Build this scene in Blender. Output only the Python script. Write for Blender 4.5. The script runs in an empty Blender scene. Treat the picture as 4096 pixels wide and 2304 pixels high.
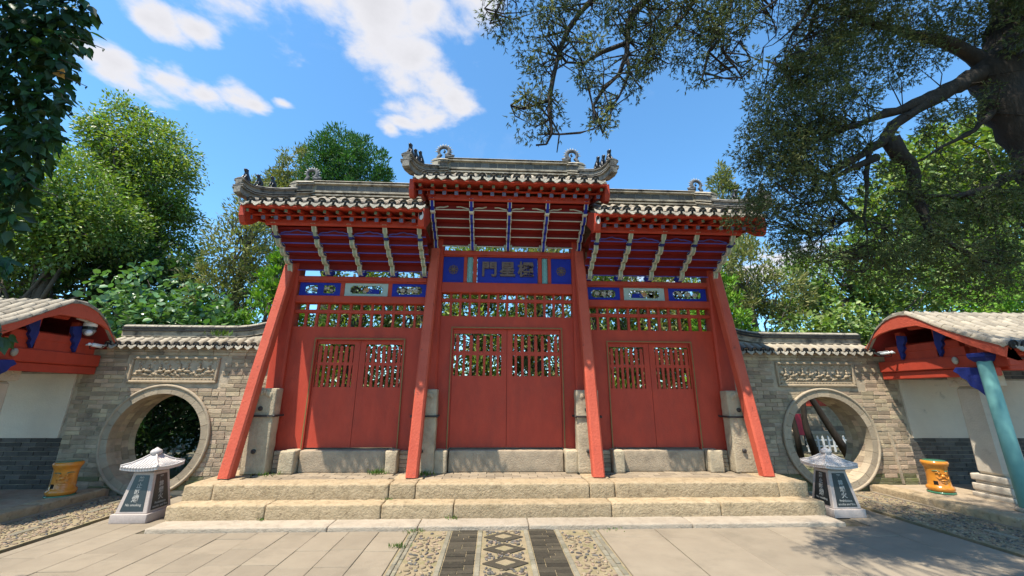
import bpy, bmesh, math, random
import numpy as np
from mathutils import Vector, Matrix, noise

SC = bpy.context.scene
COL = SC.collection
R = math.radians
rnd = random.Random(7)

# ------------------------------------------------------------------ camera
cam = bpy.data.objects.new('camera', bpy.data.cameras.new('camera'))
COL.objects.link(cam)
SC.camera = cam
yaw, pitch, roll = R(2.573), R(15.154), R(0.274)
_f = Vector((math.sin(yaw)*math.cos(pitch), math.cos(yaw)*math.cos(pitch), math.sin(pitch)))
_r0 = Vector((math.cos(yaw), -math.sin(yaw), 0)); _u0 = _r0.cross(_f)
_r = _r0*math.cos(roll) + _u0*math.sin(roll); _u = _u0*math.cos(roll) - _r0*math.sin(roll)
cam.matrix_world = Matrix(((_r.x, _u.x, -_f.x, -0.228), (_r.y, _u.y, -_f.y, -6.98), (_r.z, _u.z, -_f.z, 1.6), (0, 0, 0, 1)))
cam.data.sensor_width = 36; cam.data.lens = 36*1574/4096; cam.data.clip_start = .05; cam.data.clip_end = 3000

# ------------------------------------------------------------------ sun, sky, exposure
SUN_EL, SUN_ROT = R(65.5), R(228.2)
sd = bpy.data.lights.new('sun', 'SUN'); sd.energy = 5.0; sd.angle = R(.53); sd.color = (1, .93, .80)
sun = bpy.data.objects.new('sun', sd); COL.objects.link(sun)
sun.rotation_euler = Vector((1.12, 1.0, -3.3)).to_track_quat('-Z', 'Y').to_euler(); sun.location = (-8, -12, 20)
SC.view_settings.view_transform = 'Standard'; SC.view_settings.look = 'None'
SC.view_settings.gamma = 1; SC.view_settings.use_curve_mapping = False
SC.view_settings.exposure = 0.85

W = bpy.data.worlds.new('World'); SC.world = W; W.use_nodes = True
wt = W.node_tree; wn = wt.nodes; wl = wt.links; wn.clear()
def wnode(t, **k):
    n = wn.new(t)
    for a, b in k.items(): setattr(n, a, b)
    return n
def wmath(op, a, b=None, clamp=False):
    n = wnode('ShaderNodeMath', operation=op); n.use_clamp = clamp
    for i, v in enumerate((a, b)):
        if v is None: continue
        if isinstance(v, (int, float)): n.inputs[i].default_value = v
        else: wl.new(v, n.inputs[i])
    return n.outputs[0]
sky = wnode('ShaderNodeTexSky', sky_type='NISHITA'); sky.sun_disc = False
sky.sun_elevation = SUN_EL; sky.sun_rotation = SUN_ROT; sky.altitude = 0; sky.air_density = 1.0; sky.dust_density = .25; sky.ozone_density = 3.0
tc = wnode('ShaderNodeTexCoord'); sep = wnode('ShaderNodeSeparateXYZ'); wl.new(tc.outputs['Generated'], sep.inputs[0])
zc = wmath('MAXIMUM', sep.outputs[2], .04)
qx = wmath('DIVIDE', sep.outputs[0], zc); qy = wmath('DIVIDE', sep.outputs[1], zc)
q = wnode('ShaderNodeCombineXYZ'); wl.new(qx, q.inputs[0]); wl.new(qy, q.inputs[1])
def wnoise(scale, detail, rough, off=(0, 0, 0), dist=0.0):
    mp = wnode('ShaderNodeMapping'); mp.inputs['Location'].default_value = off; wl.new(q.outputs[0], mp.inputs[0])
    n = wnode('ShaderNodeTexNoise'); n.inputs['Scale'].default_value = scale; n.inputs['Detail'].default_value = detail
    n.inputs['Roughness'].default_value = rough; n.inputs['Distortion'].default_value = dist; wl.new(mp.outputs[0], n.inputs['Vector']); return n.outputs['Fac']
fbm = wnoise(5.2, 8, .58, (3.1, 1.7, 0), .12)
clouds = [(-.62, .72, .20), (-.48, .78, .17), (-.33, .82, .17), (-.20, .86, .10), (-.37, .95, .12), (-.26, 1.0, .11), (-.21, 1.10, .135), (-.31, 1.10, .11), (-.29, 1.23, .11), (-.36, 1.30, .06), (-.16, 1.16, .08),
          (-.42, 1.34, .045), (-1.20, 1.08, .11), (-1.12, 1.13, .11), (-1.02, 1.19, .08), (-.92, 1.20, .075), (-.88, 1.23, .05), (-.97, .90, .075), (-.86, .93, .05), (-.07, .78, .09), (-.765, 1.22, .03),
          (2.3, 2.9, .5), (1.5, 3.6, .4), (-3.4, 2.4, .6), (1.9, -.4, .5), (-.9, -1.4, .6), (.8, -2.2, .5), (-2.4, -.7, .45), (3.4, .6, .6)]
acc = None
for (cx, cy, cr) in clouds:
    dv = wnode('ShaderNodeVectorMath', operation='DISTANCE'); wl.new(q.outputs[0], dv.inputs[0]); dv.inputs[1].default_value = (cx, cy, 0)
    m = wmath('SUBTRACT', 1.0, wmath('DIVIDE', dv.outputs['Value'], cr*1.55))
    acc = m if acc is None else wmath('MAXIMUM', acc, m)
dens = wmath('ADD', wmath('MULTIPLY', acc, 1.0), wmath('MULTIPLY', wmath('SUBTRACT', fbm, .54), 2.3))
mask = wnode('ShaderNodeMapRange'); mask.interpolation_type = 'SMOOTHSTEP'; wl.new(dens, mask.inputs[0])
mask.inputs[1].default_value = .06; mask.inputs[2].default_value = .75
cirr = wnode('ShaderNodeMapRange'); wl.new(wnoise(1.6, 7, .66, (9, 4, 0), .6), cirr.inputs[0]); cirr.inputs[1].default_value = .56; cirr.inputs[2].default_value = .9; cirr.inputs[4].default_value = .22
tot = wmath('MAXIMUM', mask.outputs[0], cirr.outputs[0], True)
SKY_K = 0.135
bgs = wnode('ShaderNodeBackground'); bgs.inputs[1].default_value = SKY_K
tint = wnode('ShaderNodeMix', data_type='RGBA', blend_type='MULTIPLY'); tint.inputs[0].default_value = 1; tint.inputs[7].default_value = (.74, 1.13, 1.24, 1)
wl.new(sky.outputs[0], tint.inputs[6]); wl.new(tint.outputs[2], bgs.inputs[0])
crp = wnode('ShaderNodeMapRange'); wl.new(dens, crp.inputs[0]); crp.inputs[1].default_value = .1; crp.inputs[2].default_value = 1.4; crp.inputs[3].default_value = .53; crp.inputs[4].default_value = .41
cmb = wnode('ShaderNodeCombineColor'); wl.new(crp.outputs[0], cmb.inputs[0]); wl.new(crp.outputs[0], cmb.inputs[1]); wl.new(wmath('MULTIPLY', crp.outputs[0], 1.06), cmb.inputs[2])
bgc = wnode('ShaderNodeBackground'); wl.new(cmb.outputs[0], bgc.inputs[0]); bgc.inputs[1].default_value = 1.0
mx = wnode('ShaderNodeMixShader'); wl.new(tot, mx.inputs[0]); wl.new(bgs.outputs[0], mx.inputs[1]); wl.new(bgc.outputs[0], mx.inputs[2])
wo = wnode('ShaderNodeOutputWorld'); wl.new(mx.outputs[0], wo.inputs[0])

# ------------------------------------------------------------------ materials
MATS = {}
def M(name, c1, c2=None, scale=5., rough=.8, bump=.25, bscale=60., rand=.0, dirt=None, spec=.3, metal=0., coat=0., trans=0., stretch=(1, 1, 1), hue=0.):
    if name in MATS: return MATS[name]
    m = bpy.data.materials.new(name); m.use_nodes = True; t = m.node_tree; N = t.nodes; L = t.links
    b = N['Principled BSDF']; out = N['Material Output']
    c2 = c2 or tuple(x*.75 for x in c1)
    g = N.new('ShaderNodeNewGeometry'); mp = N.new('ShaderNodeMapping'); mp.inputs['Scale'].default_value = stretch; L.new(g.outputs['Position'], mp.inputs[0])
    oi = N.new('ShaderNodeObjectInfo')
    rs = N.new('ShaderNodeMath'); rs.operation = 'ADD'; L.new(oi.outputs['Random'], rs.inputs[0]); L.new(g.outputs['Random Per Island'], rs.inputs[1])
    fr = N.new('ShaderNodeMath'); fr.operation = 'FRACT'; L.new(rs.outputs[0], fr.inputs[0])
    n1 = N.new('ShaderNodeTexNoise'); n1.inputs['Scale'].default_value = scale; n1.inputs['Detail'].default_value = 6; n1.inputs['Roughness'].default_value = .6; L.new(mp.outputs[0], n1.inputs['Vector'])
    st = N.new('ShaderNodeMapRange'); L.new(n1.outputs['Fac'], st.inputs[0]); st.inputs[1].default_value = .3; st.inputs[2].default_value = .7
    mix = N.new('ShaderNodeMix'); mix.data_type = 'RGBA'; L.new(st.outputs[0], mix.inputs[0]); mix.inputs[6].default_value = (*c1, 1); mix.inputs[7].default_value = (*c2, 1)
    col = mix.outputs[2]
    if rand or hue:
        hs = N.new('ShaderNodeHueSaturation'); L.new(col, hs.inputs['Color'])
        mr = N.new('ShaderNodeMapRange'); L.new(fr.outputs[0], mr.inputs[0]); mr.inputs[3].default_value = 1-rand; mr.inputs[4].default_value = 1+rand; L.new(mr.outputs[0], hs.inputs['Value'])
        if hue:
            f2 = N.new('ShaderNodeMath'); f2.operation = 'MULTIPLY'; L.new(fr.outputs[0], f2.inputs[0]); f2.inputs[1].default_value = 7.13
            f3 = N.new('ShaderNodeMath'); f3.operation = 'FRACT'; L.new(f2.outputs[0], f3.inputs[0])
            mh = N.new('ShaderNodeMapRange'); L.new(f3.outputs[0], mh.inputs[0]); mh.inputs[3].default_value = .5-hue; mh.inputs[4].default_value = .5+hue; L.new(mh.outputs[0], hs.inputs['Hue'])
        col = hs.outputs[0]
    if dirt:
        dc, ds, lo, hi, amt = dirt
        n2 = N.new('ShaderNodeTexNoise'); n2.inputs['Scale'].default_value = ds; n2.inputs['Detail'].default_value = 8; n2.inputs['Roughness'].default_value = .68; L.new(mp.outputs[0], n2.inputs['Vector'])
        d = N.new('ShaderNodeMapRange'); L.new(n2.outputs['Fac'], d.inputs[0]); d.inputs[1].default_value = lo; d.inputs[2].default_value = hi; d.inputs[4].default_value = amt
        mx2 = N.new('ShaderNodeMix'); mx2.data_type = 'RGBA'; L.new(d.outputs[0], mx2.inputs[0]); L.new(col, mx2.inputs[6]); mx2.inputs[7].default_value = (*dc, 1); col = mx2.outputs[2]
    L.new(col, b.inputs['Base Color']); b.inputs['Roughness'].default_value = rough; b.inputs['Specular IOR Level'].default_value = spec; b.inputs['Metallic'].default_value = metal
    if coat: b.inputs['Coat Weight'].default_value = coat; b.inputs['Coat Roughness'].default_value = .12
    if bump:
        n3 = N.new('ShaderNodeTexNoise'); n3.inputs['Scale'].default_value = bscale; n3.inputs['Detail'].default_value = 5; n3.inputs['Roughness'].default_value = .65; L.new(mp.outputs[0], n3.inputs['Vector'])
        bp = N.new('ShaderNodeBump'); bp.inputs['Strength'].default_value = bump; bp.inputs['Distance'].default_value = .02; L.new(n3.outputs['Fac'], bp.inputs['Height']); L.new(bp.outputs[0], b.inputs['Normal'])
    if trans:
        tr = N.new('ShaderNodeBsdfTranslucent'); ml = N.new('ShaderNodeMix'); ml.data_type = 'RGBA'; ml.blend_type = 'MULTIPLY'; ml.inputs[0].default_value = 1
        L.new(col, ml.inputs[6]); ml.inputs[7].default_value = (1.5, 1.7, .6, 1); L.new(ml.outputs[2], tr.inputs[0])
        ms = N.new('ShaderNodeMixShader'); ms.inputs[0].default_value = trans; L.new(b.outputs[0], ms.inputs[1]); L.new(tr.outputs[0], ms.inputs[2]); L.new(ms.outputs[0], out.inputs[0])
    MATS[name] = m; return m

RED = M('red_paint', (.49, .060, .030), (.41, .048, .025), 6, .6, .22, 70, dirt=((.27, .042, .026), 3.4, .47, .72, .6), stretch=(1, 1, .45))
NAVY = M('dark_blue_paint', (.016, .03, .19), (.012, .02, .12), 9, .6, .3, 50, dirt=((.05, .07, .16), 14, .56, .7, .5))
DKRED = M('shade_toned_red_paint', (.23, .016, .014), (.18, .012, .011), 3, .7, .12, 90)  # red paint darkened to put the shade under the eaves into its colour
REDOLD = M('weathered_sunlit_red_paint', (.56, .105, .058), (.48, .08, .045), 3, .6, .5, 35, dirt=((.20, .045, .035), 9, .60, .70, .8))  # peeling old paint, its red also lightened to stand in for sunlight
BLUE = M('blue_paint', (.012, .03, .36), (.01, .022, .27), 4, .6, .1, 60, dirt=((.03, .04, .16), 6, .58, .8, .4))
GREENP = M('pale_green_paint', (.33, .40, .31), (.25, .31, .24), 8, .6, .1, 60)
TEALP = M('teal_paint', (.19, .42, .40), (.14, .34, .33), 6, .6, .1, 60)
CREAM = M('cream_line_paint', (.66, .64, .52), (.55, .53, .42), 9, .6, 0)
BLUELINE = M('violet_blue_line_paint', (.10, .12, .50), (.08, .09, .4), 9, .6, 0)
BRONZE = M('dark_bronze', (.17, .12, .10), (.12, .085, .07), 20, .55, .2, 90)
PANELG = M('pale_panel_paint', (.42, .52, .47), (.36, .45, .42), 6, .65, .1, 50)
CARVEW = M('carved_pale_wood', (.55, .50, .40), (.38, .34, .27), 14, .7, .15, 70, rand=.25)
CARVED = M('carved_dark_wood', (.14, .13, .085), (.09, .08, .06), 14, .7, .15, 70, rand=.3)
CARVEO = M('carved_orange_wood', (.58, .30, .15), (.5, .25, .12), 14, .7, .1, 70)
CARVEB = M('carved_light_blue_wood', (.22, .30, .62), (.16, .22, .5), 14, .7, .1, 70)
GOLD = M('ochre_edge_line', (.24, .15, .05), (.18, .11, .04), 12, .6, 0)
TILE = M('grey_roof_tile', (.36, .31, .235), (.255, .222, .175), 9, .85, .35, 60, rand=.22, dirt=((.045, .043, .04), 5, .56, .74, .85))
TILEK = M('dark_tile_end', (.035, .034, .034), (.018, .017, .018), 20, .7, .5, 70, rand=.4, dirt=((.16, .145, .12), 13, .62, .76, .4))
DRIP = M('drip_tile', (.42, .38, .31), (.27, .245, .2), 22, .8, .9, 45, rand=.22)
RIDGE = M('ridge_plaster', (.40, .35, .265), (.26, .23, .18), 7, .85, .35, 50, dirt=((.045, .043, .04), 5.5, .49, .66, .9))
RIDGED = M('weathered_ridge_tile', (.27, .25, .215), (.16, .15, .135), 8, .85, .4, 50, dirt=((.03, .03, .03), 7, .48, .66, .9))
RIDGEK = M('ridge_grey_brick', (.17, .162, .15), (.11, .106, .10), 9, .85, .4, 50, rand=.3)
BLACK = M('black_glazed_clay', (.012, .012, .016), (.02, .02, .026), 20, .32, .3, 60, spec=.5)
DRAGON = M('dragon_grey_clay', (.15, .15, .15), (.07, .07, .075), 30, .75, .6, 60)
SPIKE = M('dragon_pale_spikes', (.5, .5, .48), (.4, .4, .38), 30, .7, .2, 60)
STONE = M('platform_stone', (.43, .325, .205), (.33, .245, .145), 7, .9, 1.0, 34, rand=.10, dirt=((.15, .105, .06), 15, .5, .68, .65))
PILLAR = M('pillar_stone', (.60, .52, .415), (.52, .45, .36), 6, .9, .4, 40, dirt=((.28, .23, .17), 4, .55, .8, .5))
STONEL = M('pale_stone', (.39, .325, .25), (.31, .255, .195), 8, .9, .8, 40, rand=.08, dirt=((.19, .15, .11), 9, .52, .74, .55))
SILL = M('sill_stone', (.40, .31, .215), (.30, .235, .165), 8, .9, .6, 45, dirt=((.13, .105, .08), 5, .52, .75, .55))
POSTST = M('clamp_post_stone', (.48, .39, .265), (.37, .30, .205), 7, .9, .7, 35, dirt=((.15, .125, .095), 4, .5, .75, .6))
BRICK = M('grey_brick', (.44, .335, .225), (.31, .243, .172), 8, .9, .5, 40, rand=.33, hue=.012, dirt=((.07, .062, .055), 2.3, .52, .74, .6))
BRICKD = M('dark_plinth_brick', (.115, .105, .092), (.08, .073, .066), 8, .9, .5, 40, rand=.3, dirt=((.03, .028, .026), 2.5, .5, .74, .6))
MORTAR = M('mortar', (.48, .39, .28), (.36, .295, .22), 12, .95, .5, 60, dirt=((.10, .09, .075), 3, .52, .75, .6))
MOSS = M('mossy_brick', (.12, .13, .05), (.18, .16, .10), 9, .95, .6, 40, rand=.3)
FLOORB = M('platform_floor_brick', (.29, .225, .155), (.22, .175, .125), 8, .95, .5, 40, rand=.2, dirt=((.15, .125, .095), 5, .55, .8, .5))
PLASTER = M('lime_plaster', (.66, .57, .45), (.58, .50, .40), 3, .95, .3, 40, dirt=((.20, .18, .15), 3.5, .60, .72, .6))
RINGST = M('moon_gate_ring_stone', (.40, .32, .225), (.31, .25, .18), 7, .9, .5, 40, rand=.14, dirt=((.11, .10, .09), 4, .54, .75, .5))
CARVST = M('carved_brick', (.44, .345, .235), (.33, .26, .18), 9, .9, .5, 50)
PAVER = M('concrete_paver', (.255, .208, .15), (.22, .178, .128), 3.5, .92, .3, 70, rand=.075, dirt=((.165, .135, .097), 2.1, .5, .72, .65))
JOINT = M('joint_earth', (.13, .105, .07), (.09, .075, .05), 12, .95, .4, 60, dirt=((.06, .075, .025), 6, .55, .7, .7))
EARTH = M('bare_earth', (.16, .13, .085), (.11, .10, .06), 3, .95, .5, 20, dirt=((.07, .09, .03), 1.6, .5, .65, .8))
CEMENT = M('pebble_bed', (.30, .235, .145), (.23, .18, .11), 9, .95, .6, 60, dirt=((.16, .15, .06), 5, .48, .68, .7))
PEBT = M('tan_pebble', (.27, .20, .13), (.20, .15, .10), 9, .9, .2, 60, rand=.35, hue=.02)
PEBB = M('slate_pebble', (.125, .11, .095), (.075, .068, .062), 9, .9, .2, 60, rand=.4, hue=.03)
PATHK = M('dark_path_brick', (.062, .05, .033), (.036, .03, .021), 9, .9, .6, 45, rand=.38, dirt=((.14, .12, .07), 9, .55, .75, .5))
PATHG = M('grey_divider_stone', (.24, .21, .15), (.17, .15, .11), 9, .9, .5, 45, rand=.22, dirt=((.11, .13, .05), 5, .55, .75, .6))
IRON = M('black_iron', (.022, .021, .022), (.04, .03, .025), 30, .6, .3, 70, spec=.5)
GRANITE = M('pink_granite', (.46, .385, .345), (.38, .32, .285), 45, .75, .15, 90)
GRANITEW = M('pale_carved_granite', (.50, .455, .43), (.43, .39, .37), 30, .8, .2, 90)
SLATE = M('polished_black_granite', (.030, .033, .034), (.022, .024, .025), 30, .28, 0, spec=.5)
LETTER = M('engraved_letter', (.36, .35, .32), (.30, .29, .27), 30, .8, 0)
GLAZE = M('amber_glaze', (.60, .24, .03), (.50, .17, .02), 9, .22, .15, 14, coat=.6, dirt=((.22, .10, .02), 8, .55, .75, .6))
GLAZEG = M('green_glaze', (.06, .20, .11), (.04, .14, .08), 9, .25, .1, 20, coat=.5)
DARK = M('hollow_shade_paint', (.012, .01, .008), (.01, .008, .006), 9, .95, 0)  # near-black colour for the shade inside the stool's hole
WHITEP = M('white_plastic', (.72, .73, .74), (.68, .69, .7), 6, .35, 0, spec=.5)
BLACKP = M('black_plastic', (.02, .02, .022), (.02, .02, .022), 6, .2, 0, spec=.5)
FENCEW = M('white_fence_paint', (.62, .63, .62), (.5, .5, .5), 9, .6, .1, 60)
SIGNR = M('red_notice_board', (.55, .035, .06), (.5, .03, .05), 6, .5, 0)
BARK = M('cypress_bark', (.042, .033, .026), (.02, .016, .013), 14, .95, 1.0, 22, stretch=(1, 1, .25))
BARKG = M('grey_bark', (.12, .10, .08), (.08, .068, .055), 12, .95, .7, 30)
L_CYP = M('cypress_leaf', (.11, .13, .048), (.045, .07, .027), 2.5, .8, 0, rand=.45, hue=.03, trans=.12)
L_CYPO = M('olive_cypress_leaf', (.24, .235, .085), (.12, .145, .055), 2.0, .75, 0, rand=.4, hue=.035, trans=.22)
L_JUN = M('juniper_leaf', (.06, .145, .035), (.035, .095, .026), 2.0, .75, 0, rand=.4, hue=.02, trans=.2)
L_ARB = M('arborvitae_leaf', (.17, .31, .03), (.09, .20, .022), 3.0, .7, 0, rand=.35, hue=.02, trans=.25)
L_BRD = M('broadleaf_leaf', (.17, .235, .045), (.085, .15, .03), 1.3, .5, 0, rand=.45, hue=.025, trans=.25, spec=.5)
L_BRY = M('yellow_green_leaf', (.20, .25, .045), (.10, .165, .035), 1.3, .5, 0, rand=.45, hue=.03, trans=.28, spec=.5)
L_BIG = M('glossy_round_leaf', (.12, .22, .07), (.07, .15, .045), 2.0, .3, 0, rand=.3, hue=.015, trans=.22, spec=.7)
L_VIN = M('creeper_leaf', (.035, .085, .022), (.022, .055, .018), 3.0, .5, 0, rand=.45, hue=.03, trans=.22, spec=.5)
L_VINO = M('turned_orange_leaf', (.55, .26, .05), (.45, .2, .04), 3.0, .6, 0, rand=.2, trans=.3)
GRASS = M('grass_blade', (.11, .19, .035), (.08, .14, .03), 5.0, .6, 0, rand=.35, hue=.03, trans=.3)

# ------------------------------------------------------------------ mesh helpers
class MB:
    def __init__(s): s.v = []; s.f = []
    def add(s, vs, fs):
        o = len(s.v); s.v += [tuple(p) for p in vs]; s.f += [tuple(i+o for i in f) for f in fs]; return s
    def box(s, x0, x1, y0, y1, z0, z1):
        if x0 > x1: x0, x1 = x1, x0
        return s.add([(x0, y0, z0), (x1, y0, z0), (x1, y1, z0), (x0, y1, z0), (x0, y0, z1), (x1, y0, z1), (x1, y1, z1), (x0, y1, z1)],
                     [(0, 3, 2, 1), (4, 5, 6, 7), (0, 1, 5, 4), (1, 2, 6, 5), (2, 3, 7, 6), (3, 0, 4, 7)])
    def frustum(s, c, w0, d0, w1, d1, z0, z1, top=None):
        cx, cy = c; tx, ty = top or c
        return s.add([(cx-w0, cy-d0, z0), (cx+w0, cy-d0, z0), (cx+w0, cy+d0, z0), (cx-w0, cy+d0, z0), (tx-w1, ty-d1, z1), (tx+w1, ty-d1, z1), (tx+w1, ty+d1, z1), (tx-w1, ty+d1, z1)],
                     [(0, 3, 2, 1), (4, 5, 6, 7), (0, 1, 5, 4), (1, 2, 6, 5), (2, 3, 7, 6), (3, 0, 4, 7)])
    def prism(s, poly, ax, a, b):
        n = len(poly); mk = {'x': lambda p, t: (t, p[0], p[1]), 'y': lambda p, t: (p[0], t, p[1]), 'z': lambda p, t: (p[0], p[1], t)}[ax]
        return s.add([mk(p, a) for p in poly] + [mk(p, b) for p in poly], [tuple(range(n-1, -1, -1)), tuple(range(n, 2*n))] + [(i, (i+1) % n, (i+1) % n+n, i+n) for i in range(n)])
    def tube(s, path, rad, n=8, cap=True, sx=1., up=None):
        P = [Vector(p) for p in path]; k = len(P)
        if isinstance(rad, (int, float)): rad = [rad]*k
        vs = []; prev = None
        for i, p in enumerate(P):
            d = (P[min(i+1, k-1)]-P[max(i-1, 0)]).normalized()
            if up is not None: a = d.cross(Vector(up)).normalized()
            elif prev is None: a = d.cross(Vector((0, 0, 1)) if abs(d.z) < .9 else Vector((1, 0, 0))).normalized()
            else: a = (prev - d*prev.dot(d)).normalized()
            prev = a; b = d.cross(a)
            for j in range(n):
                t = 2*math.pi*(j+.5)/n; vs.append(p + (a*math.cos(t)*sx + b*math.sin(t))*rad[i])
        fs = [(i*n+j, i*n+(j+1) % n, (i+1)*n+(j+1) % n, (i+1)*n+j) for i in range(k-1) for j in range(n)]
        if cap: fs += [tuple(range(n-1, -1, -1)), tuple((k-1)*n+j for j in range(n))]
        return s.add(vs, fs)
    def bar(s, p0, p1, w, h, up=(0, 0, 1)):
        p0, p1 = Vector(p0), Vector(p1); d = (p1-p0).normalized(); a = d.cross(Vector(up)).normalized(); b = a.cross(d)
        vs = [p + a*sx*w/2 + b*sy*h/2 for p in (p0, p1) for sx, sy in ((-1, -1), (1, -1), (1, 1), (-1, 1))]
        return s.add(vs, [(0, 3, 2, 1), (4, 5, 6, 7), (0, 1, 5, 4), (1, 2, 6, 5), (2, 3, 7, 6), (3, 0, 4, 7)])
    def lathe(s, prof, n=16, c=(0, 0, 0), cap=True):
        vs = [(c[0]+r*math.cos(2*math.pi*j/n), c[1]+r*math.sin(2*math.pi*j/n), c[2]+z) for r, z in prof for j in range(n)]; k = len(prof)
        fs = [(i*n+j, i*n+(j+1) % n, (i+1)*n+(j+1) % n, (i+1)*n+j) for i in range(k-1) for j in range(n)]
        if cap: fs += [tuple(range(n-1, -1, -1)), tuple((k-1)*n+j for j in range(n))]
        return s.add(vs, fs)
    def ball(s, c, r, n=8, m=5, sq=(1, 1, 1)):
        prof = [(max(1e-3, math.sin(math.pi*i/m)), -math.cos(math.pi*i/m)) for i in range(m+1)]
        vs = [(c[0]+r*sq[0]*a*math.cos(2*math.pi*j/n), c[1]+r*sq[1]*a*math.sin(2*math.pi*j/n), c[2]+r*sq[2]*z) for a, z in prof for j in range(n)]
        return s.add(vs, [(i*n+j, i*n+(j+1) % n, (i+1)*n+(j+1) % n, (i+1)*n+j) for i in range(m) for j in range(n)])
    def mesh(s, name, mat, smooth=False, bevel=0, seg=1):
        me = bpy.data.meshes.new(name); me.from_pydata(s.v, [], s.f); me.materials.append(mat)
        if bevel:
            bm = bmesh.new(); bm.from_mesh(me)
            bmesh.ops.bevel(bm, geom=[e for e in bm.edges if e.is_manifold and e.calc_face_angle(0) > .5], offset=bevel, segments=seg, affect='EDGES', clamp_overlap=True, profile=.6)
            bm.to_mesh(me); bm.free()
        if smooth: me.polygons.foreach_set('use_smooth', [True]*len(me.polygons))
        return me
    def obj(s, name, mat, parent=None, smooth=False, bevel=0, seg=1, kind=None):
        return put(name, s.mesh(name, mat, smooth, bevel, seg), parent, kind=kind)

def put(name, me, parent=None, mtx=None, kind=None):
    o = bpy.data.objects.new(name, me); COL.objects.link(o)
    if parent is not None: o.parent = parent
    if mtx is not None: o.matrix_basis = mtx
    if kind: o['kind'] = kind
    return o
def root(name, loc=(0, 0, 0)):
    """an Empty at a thing's base; its parts are modelled in world coordinates, so the offset is undone by children()"""
    o = bpy.data.objects.new(name, None); COL.objects.link(o); o.empty_display_size = .2; return o
def tag(o, label, cat, group=None):
    o['label'] = label; o['category'] = cat
    if group: o['group'] = group
    return o
def T(x, y, z): return Matrix.Translation((x, y, z))
def RX(a): return Matrix.Rotation(a, 4, 'X')
def RY(a): return Matrix.Rotation(a, 4, 'Y')
def RZ(a): return Matrix.Rotation(a, 4, 'Z')
def SCL(x, y, z): return Matrix.Diagonal((x, y, z, 1))
def B(x0, x1, y0, y1, z0, z1): return MB().box(x0, x1, y0, y1, z0, z1)

def rough_stone(name, mat, x0, x1, y0, y1, z0, z1, parent, bev=.02, amp=.007, cell=.14, kind=None, seed=0, fr=9):
    """a hewn block: rounded arrises and an uneven face"""
    if x0 > x1: x0, x1 = x1, x0
    bm = bmesh.new(); bmesh.ops.create_cube(bm, size=1)
    for v in bm.verts: v.co = Vector(((x0+x1)/2+v.co.x*(x1-x0), (y0+y1)/2+v.co.y*(y1-y0), (z0+z1)/2+v.co.z*(z1-z0)))
    bmesh.ops.bevel(bm, geom=bm.edges[:], offset=bev, segments=2, affect='EDGES', profile=.6)
    for it in range(5):
        es = [e for e in bm.edges if e.calc_length() > cell]
        if not es: break
        bmesh.ops.subdivide_edges(bm, edges=es, cuts=1, use_grid_fill=True)
    bm.normal_update()
    for v in bm.verts:
        p = v.co*fr + Vector((seed*3.7, seed, 0)); d = noise.noise(p)*amp + noise.noise(p*2.7)*amp*.5
        v.co += v.normal*d
    me = bpy.data.meshes.new(name); bm.to_mesh(me); bm.free(); me.materials.append(mat); me.polygons.foreach_set('use_smooth', [True]*len(me.polygons))
    return put(name, me, parent, kind=kind)

def text_mesh(body, size, mat, extrude=.004, offset=0., bevel=0.):
    cu = bpy.data.curves.new('writing', 'FONT'); cu.body = body; cu.size = size; cu.align_x = 'CENTER'; cu.align_y = 'CENTER'; cu.extrude = extrude; cu.offset = offset; cu.bevel_depth = bevel; cu.resolution_u = 3
    o = bpy.data.objects.new('writing', cu); COL.objects.link(o); dg = bpy.context.evaluated_depsgraph_get()
    me = bpy.data.meshes.new_from_object(o.evaluated_get(dg)); bpy.data.objects.remove(o); bpy.data.curves.remove(cu); me.materials.clear(); me.materials.append(mat); return me

def noisy(me, amp, fr, seed=0):
    for v in me.vertices:
        p = v.co*fr + Vector((seed, seed*2.1, 0)); v.co += noise.noise_vector(p)*amp
    return me
# ================================================================== GROUND
g = B(-150, 150, -120, 200, -.4, -.06).obj('ground', EARTH, kind='structure')
pav = B(-5.27, 5.27, -9.5, .25, -.2, -.012).obj('courtyard_pavement', JOINT, kind='structure')
pw = .355
for side in (-1, 1):
    c = 0
    x = 1.088 if side > 0 else 1.216
    while x < 5.2:
        w = (pw if side < 0 else pw*2)
        x2 = min(x+w, 5.255)
        L = .43 if side < 0 else 1.05
        y = -6.2 + rnd.random()*L
        while y < .22:
            y2 = y+L
            yb = min(y2, -1.56 if x < 4.26 else .24)
            if yb-y > .08 and y > -5.2:
                j = .0024; dz = rnd.uniform(-.003, .003)
                B(side*(x+j), side*(x2-j), y+j, yb-j, -.05, dz).obj('paver', PAVER, pav, bevel=.004)
            y = y2
            if y > -1.56 and x < 4.26: break
        x = x2; c += 1

# --- central patterned path
pcx0, pcx1 = -1.19, 1.06
path = B(pcx0-.02, pcx1+.02, -6.5, -1.56, -.2, -.006).obj('patterned_path', CEMENT, kind='structure')
wid = [('edge', .09), ('peb', .335), ('div', .055), ('brk', .31), ('div', .055), ('ctr', .48), ('div', .055), ('brk', .32), ('div', .055), ('peb', .335), ('edge', .11)]
sc_ = (pcx1-pcx0)/sum(w for _, w in wid)
peb_mesh = []
for k in range(5):
    mb = MB().ball((0, 0, 0), 1, 7, 4, (1, 1, 1)); me = mb.mesh('pebble', PEBT, True); noisy(me, .16, 1.3, k*5.1); peb_mesh.append(me)
pebb_mesh = []
for k in range(4):
    mb = MB().ball((0, 0, 0), 1, 7, 4, (1, 1, 1)); me = mb.mesh('pebble', PEBB, True); noisy(me, .16, 1.3, k*3.3+20); pebb_mesh.append(me)
pebs = []
def pebble(x, y, a, b, rot, blue): pebs.append((x, y, a, b, rot, blue))
brick_n = 0
x = pcx0
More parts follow.
